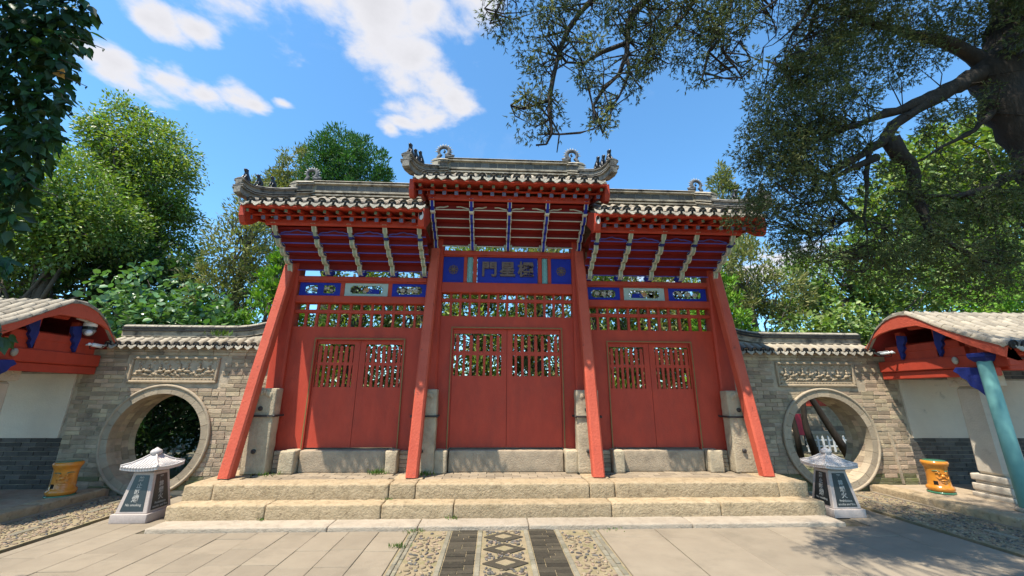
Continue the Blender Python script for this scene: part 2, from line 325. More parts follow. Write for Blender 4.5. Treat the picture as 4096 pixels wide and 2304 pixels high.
for kind, w in wid:
    w *= sc_; xa, xb = x, x+w; x = xb
    if kind == 'edge':
        for half in (0, 1):
            y = -4.6+rnd.random()*.1
            while y < -1.6:
                l = rnd.uniform(.07, .13); x0 = xa+half*w/2
                B(x0+.003, x0+w/2-.003, y+.003, y+min(l, -1.57-y)-.003, -.05, rnd.uniform(.0, .012)).obj('edging_stone', PATHG, path, bevel=.006); y += l
    elif kind == 'div':
        y = -4.6
        while y < -1.6:
            l = rnd.uniform(.09, .17)
            B(xa+.003, xb-.003, y+.003, min(y+l, -1.565)-.003, -.05, rnd.uniform(.002, .009)).obj('divider_stone', PATHG, path, bevel=.006); y += l
    elif kind == 'brk':
        y = -4.4; r_ = 0
        while y < -1.6:
            l = .068; cuts = [xa+.004] + ([xa+w*rnd.choice((.28, .5, .68))] if rnd.random() < .75 else []) + [xb-.004]
            for a, b in zip(cuts, cuts[1:]): B(a+.003, b-.003, y+.004, y+l-.004, -.05, rnd.uniform(-.001, .007)).obj('path_brick', PATHK, path, bevel=.005)
            y += l; r_ += 1
    elif kind == 'peb':
        y = -4.2; k = 0; cxm = (xa+xb)/2
        while y < -1.62:
            yc = y+.16
            for i in range(8):   # petal motif
                t = i*math.pi/4+(.39 if k % 2 else 0); rr = .085
                if yc+.1 < -1.6: pebble(cxm+math.cos(t)*rr, yc+math.sin(t)*rr, .036, .014, t, k % 2 and i % 2)
            pebble(cxm, yc, .022, .02, 0, 1)
            for i in range(60):
                px, py = rnd.uniform(xa+.02, xb-.02), rnd.uniform(y, y+.34)
                if math.hypot(px-cxm, py-yc) > .135 and py < -1.61: pebble(px, py, rnd.uniform(.017, .028), rnd.uniform(.011, .016), rnd.random()*3, rnd.random() < .3)
            y += .34; k += 1
    else:
        cxm = (xa+xb)/2; y = -4.58; H = .37
        while y < -1.6:
            yc = y+H/2
            if yc+H/2 < -1.57:
                for nm, mt, s, z in (('diamond_slab', PATHK, .94, .006), ('diamond_inset', CEMENT, .42, .011)):
                    a, b = w/2*s, H/2*s*.93
                    MB().prism([(cxm-a, yc), (cxm, yc-b), (cxm+a, yc), (cxm, yc+b)], 'z', -.04, z).obj(nm, mt, path, bevel=.004)
                for i in range(4): pebble(cxm+.03*math.cos(i*1.57), yc+.03*math.sin(i*1.57), .02, .008, i*1.57, 0)
            for sx in (-1, 1):
                for i in range(5):
                    t = R(-70+35*i); px, py = cxm+sx*(w/2-.035-.085*math.cos(t)*.75), y+.085*math.sin(t)+.0
                    if -4.3 < py < -1.6: pebble(px, py, .028, .013, (-t if sx > 0 else t), rnd.random() < .75)
                for i in range(14):
                    px, py = cxm+sx*rnd.uniform(.02, w/2-.04), y+rnd.uniform(-.07, .07)
                    if abs(px-cxm)/(w/2)+abs(py-y)/(H/2) < .9 and -4.3 < py < -1.6: pebble(px, py, .024, .012, rnd.random()*3, rnd.random() < .6)
            y += H
pebs.sort(key=lambda p: -p[1])
rest = MB(); restb = MB()
for i, (px, py, a, b, rot, bl) in enumerate(pebs):
    mt = T(px, py, -.002) @ RZ(rot) @ SCL(a, b, .012)
    if i < 290: put('pebble', rnd.choice(pebb_mesh if bl else peb_mesh), path, mt)
    else:
        tgt = restb if bl else rest; m0 = MB().ball((0, 0, 0), 1, 6, 3); tgt.add([mt @ Vector(v) for v in m0.v], m0.f)
rest.obj('pebbles', PEBT, path, True, kind='stuff'); restb.obj('slate_pebbles', PEBB, path, True, kind='stuff')

# --- pebble strips, gutters and kerbs at both sides
for s in (-1, 1):
    B(s*5.27, s*5.36, -9.5, .25, -.2, -.07).obj('gutter', JOINT, kind='structure')
    st = B(s*5.36, s*6.37, -9.5, .25, -.2, .0).obj('pebble_strip', CEMENT, kind='structure')
    mb = MB(); mb2 = MB(); n = 0; big = []
    for i in range(2600):
        px, py = rnd.uniform(5.39, 6.3), rnd.uniform(-4.4, .2)
        big.append((px*s, py, rnd.uniform(.016, .03), rnd.uniform(.01, .016), rnd.random()*3, rnd.random() < .22))
    big.sort(key=lambda p: abs(p[1]+1.7)*.5 + abs(abs(p[0])-5.5))
    for i, (px, py, a, b, rot, bl) in enumerate(big):
        mt = T(px, py, .001) @ RZ(rot) @ SCL(a, b, .011)
        if i < 150: put('pebble', rnd.choice(pebb_mesh if bl else peb_mesh), st, mt)
        else:
            m0 = MB().ball((0, 0, 0), 1, 5, 3); (mb2 if bl else mb).add([mt @ Vector(v) for v in m0.v], m0.f)
    mb.obj('pebbles', PEBT, st, True, kind='stuff'); mb2.obj('slate_pebbles', PEBB, st, True, kind='stuff')
    B(s*6.315, s*6.37, -4.5, .2, -.1, .018).obj('strip_edging', PAVER, st, bevel=.005)
    for i in range(9):
        y = -3.9+i*.46; xo = 5.72 if i % 2 else 5.86
        B(s*xo, s*(xo+.085), y, y+.30, -.1, .014).obj('inlaid_brick', PATHG, st, bevel=.005)
    kb = B(s*6.375, s*10.5, -4.6, .28, -.2, .10).obj('pavilion_floor', SILL, kind='structure')
    y = .24
    for i, l in enumerate((.95, 1.05, 1.2, 1.2)):
        rough_stone('kerb_stone', STONE, s*6.372, s*6.66, y-l+.006, y-.006, -.1, .125, kb, .025, .008, seed=i+s); y -= l
    yy = .2
    for r_ in range(7):
        for c_ in range(9):
            xx = 6.67+c_*.31
            B(s*(xx+.004), s*(xx+.306), yy-.3+.004, yy-.004, .0, .108+rnd.uniform(-.002, .002)).obj('floor_tile', SILL, kb, bevel=.004)
        yy -= .3

# ================================================================== PLATFORM AND STEPS
plat = B(-4.28, 4.28, -.98, 1.2, -.2, .385).obj('platform', JOINT, kind='structure')
def course(xs, y0, y1, z0, z1, mat, nm, bev=.022, amp=.009):
    for i, (a, b) in enumerate(zip(xs, xs[1:])): rough_stone(nm, mat, a+.004, b-.004, y0+rnd.uniform(-.006, .006), y1, z0, z1+rnd.uniform(-.003, .003), plat, bev, amp, .11, seed=i*2.3+y0)
course([-4.32, -2.2, -1.12, .24, 2.3, 4.3], -1.56, -1.2, -.12, .05, STONEL, 'step_stone', .016, .006)
course([-4.34, -3.11, -1.65, -.72, 1.37, 2.85, 4.3], -1.26, -.95, -.02, .22, STONE, 'step_stone')
course([-4.34, -3.96, -1.63, -1.27, 1.14, 1.5, 3.86, 4.3], -1.01, -.66, .15, .41, STONE, 'platform_stone')
for a, b in ((-1.66, -1.24), (1.14, 1.52), (-4.32, -3.84), (3.82, 4.28)):
    rough_stone('footing_stone', STONE, a, b, -.655, -.33, .2, .413, plat, .015, .004, seed=a)
for s in (-1, 1):
    rough_stone('end_stone', STONE, s*4.32, s*4.0, -.32, .35, .0, .408, plat, .02, .008, seed=s)
    for i, z in enumerate((.0, .07, .14, .21)):
        for j in range(4): B(s*4.30, s*4.2, -.64+j*.24+(i % 2)*.1, -.41+j*.24+(i % 2)*.1, z+.004, z+.066).obj('side_brick', BRICK, plat, bevel=.004)
y = -.65; r_ = 0
while y < .2:
    x = -3.82+(r_ % 2)*.13
    while x < 3.82:
        if not (-1.66 < x+.12 < -1.24 and y < -.34) and not (1.14 < x+.12 < 1.52 and y < -.34) and y < -.1:
            B(x+.004, x+.256, y+.004, y+.126, .36, .402+rnd.uniform(-.003, .003)).obj('floor_brick', FLOORB, plat, bevel=.004)
        x += .26
    y += .13; r_ += 1

# ================================================================== THE GATE
gate = root('memorial_gate'); tag(gate, 'three-bay red wooden memorial gate with grey tiled roofs on a stone platform', 'gate')
PX = (-3.86, -1.32, 1.32, 3.86)
def oct_bar(p0, p1, w, ch, name, mat, bev=.0):
    """square timber with chamfered arrises between two points"""
    p0, p1 = Vector(p0), Vector(p1); d = (p1-p0).normalized(); a = Vector((1, 0, 0)); b = d.cross(a).normalized(); h = w/2
    prof = [(-h+ch, -h), (h-ch, -h), (h, -h+ch), (h, h-ch), (h-ch, h), (-h+ch, h), (-h, h-ch), (-h, -h+ch)]; mb = MB(); n = 8
    seg = 7; vs = [p0.lerp(p1, i/seg) + a*u + b*v for i in range(seg+1) for u, v in prof]
    mb.add(vs, [(i*n+j, i*n+(j+1) % n, (i+1)*n+(j+1) % n, (i+1)*n+j) for i in range(seg) for j in range(n)] + [tuple(range(n-1, -1, -1)), tuple(seg*n+j for j in range(n))])
    me = mb.mesh(name, mat)
    return me
for i, x in enumerate(PX):
    top = 4.62 if abs(x) < 2 else 4.05
    put('post', noisy(oct_bar((x, .02, .42), (x, .02, top), .27, .03, 'post', RED), .004, 1.5), gate)
    fx = x+(.12 if x > 3 else -.2 if x < -3 else .05 if x > 0 else -.08); tz = 4.15 if abs(x) < 2 else 3.78
    put('brace', noisy(oct_bar((fx, -.60, .412), (x, -.13, tz), .175, .025, 'brace', REDOLD), .004, 2, i), gate)
    # clamp stones, iron band and bolts
    cs = rough_stone('clamp_stone', POSTST, x-.185, x+.185, -.33, -.12, .41, 1.68, gate, .02, .008, .12, seed=i*1.7)
    rough_stone('clamp_stone', POSTST, x-.185, x+.185, .16, .37, .41, 1.68, gate, .02, .008, .15, seed=i*2.9+8)
    for k in range(7):
        t = (k-3)*.33; MB().ball((x+math.sin(t)*.12, -.335, 1.60+math.cos(t)*.03-.05*abs(math.sin(t))), .05, 8, 5, (.55, .25, 1.0)).obj('carved_petal', POSTST, cs, True)
    mb = MB().box(x-.205, x+.205, -.355, -.338, 1.245, 1.275).box(x-.205, x-.192, -.338, .38, 1.245, 1.275).box(x+.192, x+.205, -.338, .38, 1.245, 1.275)
    for sx in (-1, 1): mb.ball((x+sx*.205, -.345, 1.26), .022, 7, 5)
    mb.obj('iron_band', IRON, gate)
    for z in (1.37, .74): MB().lathe([(.036, 0), (.034, .018), (.02, .03)], 10, (0, 0, 0)).obj('iron_bolt', IRON, gate).matrix_basis = T(x-.02, -.333, z) @ RX(math.pi/2)

def bars_x(n, x0, x1):
    st = (x1-x0)/n; return [x0+st*(i+.5) for i in range(n)]
def baluster(w, d, z0, z1, turned=False):
    h = z1-z0
    if turned: prof = [(.5, 0), (.5, .62), (.34, .66), (.5, .72), (.5, .76), (.34, .80), (.5, .86), (.42, .95), (.12, 1.0)]
    else: prof = [(.5, 0), (.5, .10), (.40, .16), (.40, .84), (.5, .90), (.5, 1)]
    poly = [(w*a, z0+h*t) for a, t in prof] + [(-w*a, z0+h*t) for a, t in reversed(prof)]
    return MB().prism(poly, 'y', -d/2, d/2)

def carved_panel(xa, xb, z0, z1, base, style, sd):
    """a painted board with a stepped cut-out filled with pierced carving"""
    r = random.Random(sd); y0 = -.045
    cx, cz = (xa+xb)/2, (z0+z1)/2; w, h = (xb-xa)/2, (z1-z0)/2
    iw, ih, st = w*.74, h*.62, h*.22
    hole = [(-iw, -ih+st), (-iw+st, -ih+st), (-iw+st, -ih), (iw-st, -ih), (iw-st, -ih+st), (iw, -ih+st), (iw, ih-st), (iw-st, ih-st), (iw-st, ih), (-iw+st, ih), (-iw+st, ih-st), (-iw, ih-st)]
    outer = [(-w, -ih+st), (-iw, -h), (-iw+st, -h), (iw-st, -h), (iw, -h), (w, -ih+st), (w, ih-st), (iw, h), (iw-st, h), (-iw+st, h), (-iw, h), (-w, ih-st)]
    mb = MB(); n = 12
    for yy, o in ((y0, 0), (y0+.03, 1)):
        mb.add([(cx+p[0], yy, cz+p[1]) for p in hole] + [(cx+p[0], yy, cz+p[1]) for p in outer] + [(cx+sx*w, yy, cz+sz*h) for sx, sz in ((-1, -1), (1, -1), (1, 1), (-1, 1))],
               [(i, (i+1) % n, (i+1) % n+n, i+n) for i in range(n)] + [(12, 13, 24), (17, 16, 25), (18, 19, 26), (23, 22, 27)])
    mb.add([(cx+p[0], y0, cz+p[1]) for p in hole] + [(cx+p[0], y0+.03, cz+p[1]) for p in hole], [(i, (i+1) % n, (i+1) % n+n, i+n) for i in range(n)])
    p = mb.obj('carved_panel', base, gate)
    def petalflower(fx, fz, rad, mat, k=6):
        f = MB()
        for i in range(k):
            t = 2*math.pi*i/k+r.random()*.3; f.ball((fx+math.cos(t)*rad*.6, y0+.004, fz+math.sin(t)*rad*.5), rad*.5, 7, 4, (1, .3, .85))
        f.ball((fx, y0-.004, fz), rad*.36, 7, 4, (1, .5, 1)); f.obj('carved_flower', mat, p, True)
    def leaves(n, mat, xr, nm='carved_leaves'):
        f = MB()
        for i in range(n):
            lx, lz = r.uniform(*xr), r.uniform(-ih*.8, ih*.8); t = r.uniform(-1, 1); l = r.uniform(.028, .05); wd = l*.33
            ca, sa = math.cos(t), math.sin(t); pts = [(-l, 0), (-l*.3, wd), (l*.4, wd*.8), (l, 0), (l*.4, -wd*.8), (-l*.3, -wd)]
            f.prism([(cx+lx+a*ca-b*sa, cz+lz+a*sa+b*ca) for a, b in pts], 'y', y0+.006, y0+.02)
        f.obj(nm, mat, p)
    if style == 'flower':
        leaves(34, CARVED, (-iw*.92, iw*.92))
        for fx in (-.52, .02, .55): petalflower(cx+fx*iw, cz+r.uniform(-.01, .01), .046, CARVEW)
        leaves(8, CARVEW, (-iw*.9, iw*.9), 'carved_buds')
    elif style == 'split':
        MB().box(cx-.05, cx+.06, y0+.004, y0+.028, cz-ih, cz+ih).obj('panel_bridge', base, p)
        leaves(30, CARVED, (-iw*.92, iw*.92))
        for fx in (-.75, -.45, -.3, .35, .5, .75): petalflower(cx+fx*iw, cz+r.uniform(-.025, .025), .03, CARVEW, 5)
    else:
        m_ = style
        MB().prism([(cx+m_*.0, cz-ih*.9), (cx+m_*iw*.8, cz-ih*.9), (cx+m_*iw*.8, cz+ih*.1), (cx+m_*iw*.2, cz+ih*.3)], 'y', y0+.012, y0+.026).obj('carved_water', BLUE, p)
        leaves(26, CARVED, (-iw*.92, -.02) if m_ > 0 else (.02, iw*.92))
        petalflower(cx, cz, .05, CARVEO, 5); petalflower(cx-m_*.03, cz-.03, .034, CARVEW, 5)
        for fx, fz in ((.42, .3), (.22, -.45)):
            f = MB(); f.tube([(cx+m_*fx*iw+math.cos(a*.7)*(.034-.003*a), y0+.004, cz+fz*ih+math.sin(a*.7)*(.026-.0022*a)) for a in range(10)], .006, 5); f.obj('carved_cloud', CARVEB, p, True)
    return p

def bay(xa, xb, Z, nlat, door, panels):
    """posts' inner faces xa..xb; Z: dict of heights"""
    s = 1 if xa > 0 else -1
    def bm(nm, z0, z1, y0=-.09, y1=.09, mat=RED, bev=.008): return B(xa, xb, y0, y1, z0, z1).obj(nm, mat, gate, bevel=bev)
    bm('beam', Z['b1'][0], Z['b1'][1], -.10, .10); bm('beam_lip', Z['b1'][0]-.022, Z['b1'][0]-.001, -.075, .075, bev=.004)
    bm('beam', Z['b2'][0], Z['b2'][1], -.095, .095)
    bm('rail', Z['lr'][0], Z['lr'][1], -.035, .035, bev=.004)
    st = (xb-xa)/(nlat+1)
    m1 = baluster(.05, .045, Z['lr'][1], Z['b2'][0]).mesh('lattice_bar', RED); m2 = baluster(.05, .045, Z['w1']-.001, Z['lr'][0]).mesh('lattice_bar', RED)
    for i in range(nlat):
        for me in (m1, m2): put('lattice_bar', me, gate, T(xa+st*(i+1), 0, 0))
    # boarding round the door
    dx0, dx1, dz1 = door
    mb = MB().box(xa, xb, -.03, .03, dz1+.03, Z['w1']).box(xa, dx0-.03, -.03, .03, .72, dz1+.0305).box(dx1+.03, xb, -.03, .03, .72, dz1+.0305)
    mb.obj('wall_boarding', RED, gate)
    fr = MB()
    for (a, b, c, d) in ((dx0-.03, dx1+.03, dz1, dz1+.03), (dx0-.03, dx0, .73, dz1), (dx1, dx1+.03, .73, dz1)): fr.box(a, b, -.055, .031, c, d)
    f = fr.obj('door_frame', RED, gate)
    e = MB(); 
    for (a, b, c, d) in ((dx0-.032, dx1+.032, dz1+.012, dz1+.031), (dx0-.032, dx0-.014, .74, dz1+.012), (dx1+.014, dx1+.032, .74, dz1+.012)): e.box(a, b, -.06, -.0552, c, d)
    e.obj('ochre_edge', GOLD, f)
    # two leaves
    mid = (dx0+dx1)/2; zt, zm1, zm0, zb = Z['win']
    for (a, b, hs) in ((dx0+.004, mid-.0035, 1), (mid+.0035, dx1-.004, -1)):
        wl_ = a+(.02 if hs > 0 else .095); wr_ = b-(.095 if hs > 0 else .02)
        lf = MB().box(a, b, -.012, .03, .755, zb).box(a, b, -.012, .03, zt, dz1-.004).box(a, wl_, -.012, .03, zb, zt).box(wr_, b, -.012, .03, zb, zt).box(wl_, wr_, -.006, .024, zm0, zm1).obj('door_leaf', RED, gate)
        ma = baluster(.055, .03, zm1, zt-.025, True).mesh('bar', RED); mbr = baluster(.05, .03, zb, zm0).mesh('bar', RED)
        for xx in bars_x(7, wl_, wr_):
            for me in (ma, mbr): put('bar', me, lf, T(xx, .009, 0))
    B(mid-.03, mid+.03, .031, .05, .755, dz1-.004).obj('meeting_stile', RED, gate)
    # painted panels
    xs, zs = panels
    for (a, b, base, style, sd_) in xs: carved_panel(a, b, zs[0], zs[1], base, style, sd_)

SZ = dict(b1=(3.545, 3.63), b2=(3.145, 3.275), lr=(2.97, 3.03), w1=2.73, win=(2.43, 2.12, 2.07, 1.71))
CZ = dict(b1=(4.085, 4.17), b2=(3.37, 3.56), lr=(3.21, 3.27), w1=2.95, win=(2.64, 2.33, 2.26, 1.91))
for s in (-1, 1):
    a, b = sorted((s*1.455, s*3.725)); d0, d1 = sorted((s*1.80, s*3.28))
    w3 = [sorted((s*2.985, s*3.70)), sorted((s*2.15, s*2.91)), sorted((s*1.465, s*2.075))]
    pan = [(w3[0][0], w3[0][1], BLUE, 'split' if s < 0 else 'flower', 3+s), (w3[1][0], w3[1][1], PANELG, -s, 9+s), (w3[2][0], w3[2][1], BLUE, 'flower', 15+s)]
    bay(a, b, SZ, 11, (d0, d1, 2.50), (pan, (3.282, 3.52)))
    for xx in (2.95, 2.11): B(s*xx-.035*1, s*xx+.035, -.05, .03, 3.276, 3.522).obj('stile', RED, gate)
bay(-1.185, 1.185, CZ, 13, (-.95, .95, 2.72), ([], (0, 0)))
# name board and its neighbours
plq = B(-.555, .555, -.05, .02, 3.565, 4.058).obj('name_board', BLUE, gate, bevel=.006)
for ch, x in (('門', -.335), ('星', .0), ('欞', .335)):
    me = text_mesh(ch, .30, BRONZE, .016, .0062, .003); put('character', me, plq, T(x, -.068, 3.81) @ RX(math.pi/2))
for s in (-1, 1):
    B(s*.60-.035+s*.0, s*.60+.035, -.06, .02, 3.562, 4.06).obj('stile', RED, gate)
    B(s*.775-.03, s*.775+.03, -.06, .02, 3.562, 4.06).obj('stile', RED, gate)
    a, b = sorted((s*.642, s*.738)); tp = B(a, b, -.058, .02, 3.568, 4.055).obj('teal_strip', TEALP, gate, bevel=.008)
    mb = MB(); cxm = (a+b)/2
    for k in range(6):
        z = 3.62+k*.077
        for sx in (-1, 1): mb.tube([(cxm+sx*(.012+.02*math.sin(t*.6)), -.0585, z+.034*math.cos(t*.6)) for t in range(6)], .0028, 4)
    mb.obj('scroll_line', BRONZE, tp)
    a, b = sorted((s*.81, s*1.18)); bp = B(a, b, -.046, .02, 3.568, 4.055).obj('square_panel', BLUE, gate)
    cxm, czm = (a+b)/2, 3.81; mb = MB()
    for (p, q_, r2, s2) in ((a+.035, b-.035, 3.60, 3.606), (a+.035, b-.035, 4.018, 4.024), (a+.035, a+.041, 3.606, 4.018), (b-.041, b-.035, 3.606, 4.018)): mb.box(p, q_, -.051, -.0462, r2, s2)
    mb.obj('panel_moulding', BLUE, bp)
    mb = MB()
    for i in range(8):
        t = i*math.pi/4; mb.tube([(cxm+.055*math.cos(t)+.03*math.cos(a2), -.052, czm+.055*math.sin(t)+.03*math.sin(a2)) for a2 in [k*.8 for k in range(9)]], .008, 5)
    mb.ball((cxm, -.05, czm), .03, 8, 5, (1, .4, 1)); mb.obj('openwork_rosette', BRONZE, bp, True)

# sills, drum blocks, infill bricks below the doors
for (a, b) in ((-.93, .93), (-3.27, -1.92), (1.92, 3.27)): rough_stone('sill_stone', SILL, a, b, -.15, .2, .40, .728, gate, .02, .007, .13, seed=a)
for a, b in ((-1.145, -.945), (.945, 1.145), (-3.52, -3.29), (3.29, 3.52), (-1.90, -1.715), (1.715, 1.90)):
    rough_stone('door_block', POSTST, a, b, -.27, .25, .40, .742, gate, .025, .012, .1, seed=a*2)
for a, b in ((-3.68, -3.53), (3.53, 3.68), (-1.71, -1.51), (1.51, 1.71)):
    for k in range(5): B(a, b, -.12, .2, .405+k*.064, .464+k*.064).obj('infill_brick', BRICK, gate, bevel=.004)

# ---------------------------------------------------------------- eaves: corbel boards, brackets, rafters, roofs
TY = [-.08-.165*k for k in range(6)]
TZ = [3.73, 3.861, 3.954, 4.049, 4.137, 4.227]
def bracket(x, dz, body, trim, cap, capz, half):
    root_seg = MB(); trs = [MB(), MB()]; bls = []; w = .052
    for k in range(5):
        y0, z0 = TY[k]-.02, TZ[k]+dz-.012; y1, z1 = TY[k+1]-.02, TZ[k+1]+dz-.012
        P_ = [(y0-.005, z0-.015), (y0-.022, z0-.052), (y0-.07, z0-.062), (y0-.118, z0-.035), (y0-.145, z0+.015), (y0-.15, z0+.055), (y1+.0, z1-.03)]
        if k == 4: P_ = [(y0-.005, z0-.03), (y0-.05, z0-.02), (y0-.10, z0+.03), (y0-.13, z0+.08), (y0-.155, z0+.13), (y0-.19, z0+.15)]
        for a, b in zip(P_, P_[1:]): root_seg.bar((x, a[0], a[1]), (x, b[0]-.004, b[1]+.004), w, .036, (0, -1, 1))
        for sx in (-1, 1):
            for a, b in zip(P_, P_[1:]): trs[(sx+1)//2].bar((x+sx*(w/2+.003), a[0], a[1]), (x+sx*(w/2+.003), b[0]-.003, b[1]+.003), .011, .043, (0, -1, 1))
        if k: bls.append(MB().frustum((x, y0-.02), .030, .030, .044, .046, z0-.06, z0-.028))
    o = root_seg.obj('bracket', body, gate)
    for tr in trs: tr.obj('bracket_trim', trim, o)
    for bl in bls: bl.obj('bracket_block', CREAM if body is BLUE else NAVY, o)
    if cap:
        c = MB().frustum((x, -.11), .045, .05, .07, .075, capz, capz+.055).box(x-.075, x+.075, -.19, -.03, capz+.0555, capz+.085).obj('cap_block', cap, gate)
        t2 = MB()
        for z in (capz+.002, capz+.056, capz+.082): 
            hw = .047 if z < capz+.01 else .077; d = .161-.0 if z < capz+.01 else .1905
            t2.box(x-hw, x+hw, -d-.002, -d+.004, z, z+.006)
        t2.obj('cap_trim', CREAM, c)
def eave(xa, xb, brx, dz, body, trim, line, cap, capz, capx):
    for k in range(5):
        z0, z1 = TZ[k]+dz, TZ[k+1]+dz; ins = .05*(4-k)*0
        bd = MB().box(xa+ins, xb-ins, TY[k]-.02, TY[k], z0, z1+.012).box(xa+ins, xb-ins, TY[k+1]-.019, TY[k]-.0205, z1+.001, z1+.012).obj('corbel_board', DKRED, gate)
        if k or True: MB().box(xa-.006, xb+.006, TY[k]-.031, TY[k]-.0205, z0-.004, z0+.012).obj('board_line', line, bd)
    for i in range(len(brx)-1):
        a, b = brx[i], brx[i+1]; n = 8; mb = MB(); pts = []
        for t in range(n+1):
            u = t/n; uu = abs(u-.5)*2; pts.append((a+(b-a)*(.07+.86*u), TY[4]-.03, TZ[5]+dz-.012-.05*uu+.008*math.sin(u*18)))
        if line is CREAM:
            pa, pb = pts[:4], pts[-4:]
            for pp in (pa, pb):
                for p_, q_ in zip(pp, pp[1:]): mb.bar(p_, q_, .012, .017)
        else:
            for p_, q_ in zip(pts, pts[1:]): mb.bar(p_, q_, .012, .015)
        mb.obj('cloud_line', line, gate)
    for x in brx: bracket(x, dz, body, trim, cap if any(abs(x-c) < .01 for c in capx) else None, capz, 0)
    MB().box(xa-.02, xb+.02, TY[5]-.055, TY[5]+.06, TZ[5]+dz+.001, TZ[5]+dz+.115).obj('eave_purlin', RED, gate, bevel=.025, seg=2)
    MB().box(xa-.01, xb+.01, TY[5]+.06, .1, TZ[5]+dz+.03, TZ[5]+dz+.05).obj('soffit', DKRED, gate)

def roof_z(Y, ze, zr):
    """slope of the tiled surface: eave at Y=-1.32 (ze), ridge foot at Y=-.16 (zr), a gentle sag"""
    t = (Y+1.32)/1.16; return ze+(zr-ze)*(.82*t+.18*t*t)
tile_me = None
def half_tube(r, L, lip=.0, n=7, th=.012):
    mb = MB(); vs = []; 
    for (y, rr) in ((0, r), (L, r*.93)):
        for k in range(n):
            a = math.pi*k/(n-1); vs.append((math.cos(a)*rr, y, math.sin(a)*rr))
    fs = [(k, k+1, n+k+1, n+k) for k in range(n-1)] + [tuple(range(n))]
    return mb.add(vs, fs)
TUBE = half_tube(.052, .27).mesh('tile', TILE, True)
ENDD = MB().lathe([(.06, 0), (.06, .024), (.05, .026), (.046, .014), (.028, .016), (.018, .028), (.004, .032)], 14).mesh('tile_end', TILEK, True)
def drip_mesh(w):
    pts = [(-w/2, .035), (-w*.25, .008), (0, 0), (w*.25, .008), (w/2, .035), (w*.44, -.02), (w*.30, -.028), (w*.18, -.052), (0, -.07), (-w*.18, -.052), (-w*.30, -.028), (-w*.44, -.02)]
    return MB().prism(pts, 'y', -.007, .007).mesh('drip_tile', DRIP)
DRIPM = drip_mesh(.15)
def roof(xa, xb, cols, ze, zr, ztop, outer, name_side):
    """one of the three gate roofs, both slopes"""
    ys = [-1.31+.1*i for i in range(12)]
    mb = MB()
    for s_ in (-1, 1):
        prof = [(s_*-y, roof_z(y, ze, zr)-.045) for y in ys]; n = len(prof)
        for i in range(n-1):
            (y0, z0), (y1, z1) = prof[i], prof[i+1]
            mb.add([(xa, y0, z0), (xb, y0, z0), (xb, y1, z1), (xa, y1, z1), (xa, y0, z0-.03), (xb, y0, z0-.03), (xb, y1, z1-.03), (xa, y1, z1-.03)], [(0, 1, 2, 3), (7, 6, 5, 4), (0, 3, 7, 4), (1, 5, 6, 2)] + ([(0, 4, 5, 1)] if i == 0 else []))
    rf = mb.obj('roof', TILE, gate)
    sp = cols[1]-cols[0]
    pan = MB()   # concave under-tiles between the rolls
    for c in [cols[0]-sp] + cols:
        xm = c+sp/2
        for i in range(len(ys)-1):
            for k in range(4):
                u0, u1 = -1+k*.5, -.5+k*.5
                f_ = lambda u: -.040+.028*u*u
                v = []
                for y in (ys[i], ys[i+1]+.02):
                    for u in (u0, u1): v.append((xm+u*sp*.42, y, roof_z(y, ze, zr)+f_(u)+(.0 if y == ys[i] else -.006)))
                if xa-.02 < xm+u0*sp*.42 and xm+u1*sp*.42 < xb+.02: pan.add(v, [(0, 1, 3, 2)])
    pan.obj('pan_tiles', TILE, rf, True, kind='stuff')
    for ci, c in enumerate(cols):
        y = -1.33
        while y < -.18:
            z0, z1 = roof_z(y, ze, zr), roof_z(min(y+.25, -.1), ze, zr); a = math.atan2(z1-z0, .25)
            put('tile', TUBE, rf, T(c+rnd.uniform(-.003, .003), y, z0-.018+rnd.uniform(0, .004)) @ RX(a) @ RZ(rnd.uniform(-.012, .012)))
            y += .245
        put('tile_end', ENDD, rf, T(c, -1.325, roof_z(-1.33, ze, zr)-.004) @ RX(math.pi/2+.2))
    for c in [cols[0]-sp] + cols:
        if xa-.03 < c+sp/2 < xb+.03: put('drip_tile', DRIPM, rf, T(c+sp/2, -1.345, roof_z(-1.33, ze, zr)-.045) @ RX(-.25) @ RY(rnd.uniform(-.06, .06)))
    back = MB()
    for c in cols:
        for i in range(6):
            y = -1.33+.2*i; m0 = half_tube(.052, .24, n=5); mt = T(c, -y, roof_z(y, ze, zr)-.018) @ RZ(math.pi) @ RX(math.atan2(zr-ze, 1.16))
            back.add([mt @ Vector(v) for v in m0.v], m0.f)
    back.obj('back_tiles', TILE, rf, True, kind='stuff')
    # eave board and the two rafter rows
    B(xa, xb, -1.305, -1.235, ze-.098, ze-.048).obj('eave_board', RED, gate)
    MB().bar(((xa+xb)/2, -1.233, ze-.078), ((xa+xb)/2, -.35, ze+.16), xb-xa, .012).obj('eave_soffit', RED, gate)
    B(xa, xb, -1.075, -1.03, ze-.133, ze-.119).obj('rafter_strip', RED, gate)
    return rf
def rafters(xs, dz):
    for x in xs:
        r1 = MB().bar((x, -1.05, 4.307+dz), (x, -.3, 4.53+dz), .064, .066).obj('rafter', RED, gate)
        e = MB().bar((x, -1.0535, 4.306+dz), (x, -1.0495, 4.3072+dz), .060, .062).obj('rafter_end', M('rafter_end_blue', (.17, .20, .33), (.10, .12, .24), 60, .6, .3, 80), r1)
        r2 = MB().bar((x+.02, -1.19, 4.361+dz), (x+.02, -.7, 4.485+dz), .05, .05).obj('flying_rafter', RED, gate)
        MB().bar((x+.02, -1.1935, 4.3602+dz), (x+.02, -1.1895, 4.3612+dz), .046, .046).obj('rafter_end', M('rafter_end_green', (.20, .29, .21), (.11, .17, .13), 60, .6, .3, 80), r2)
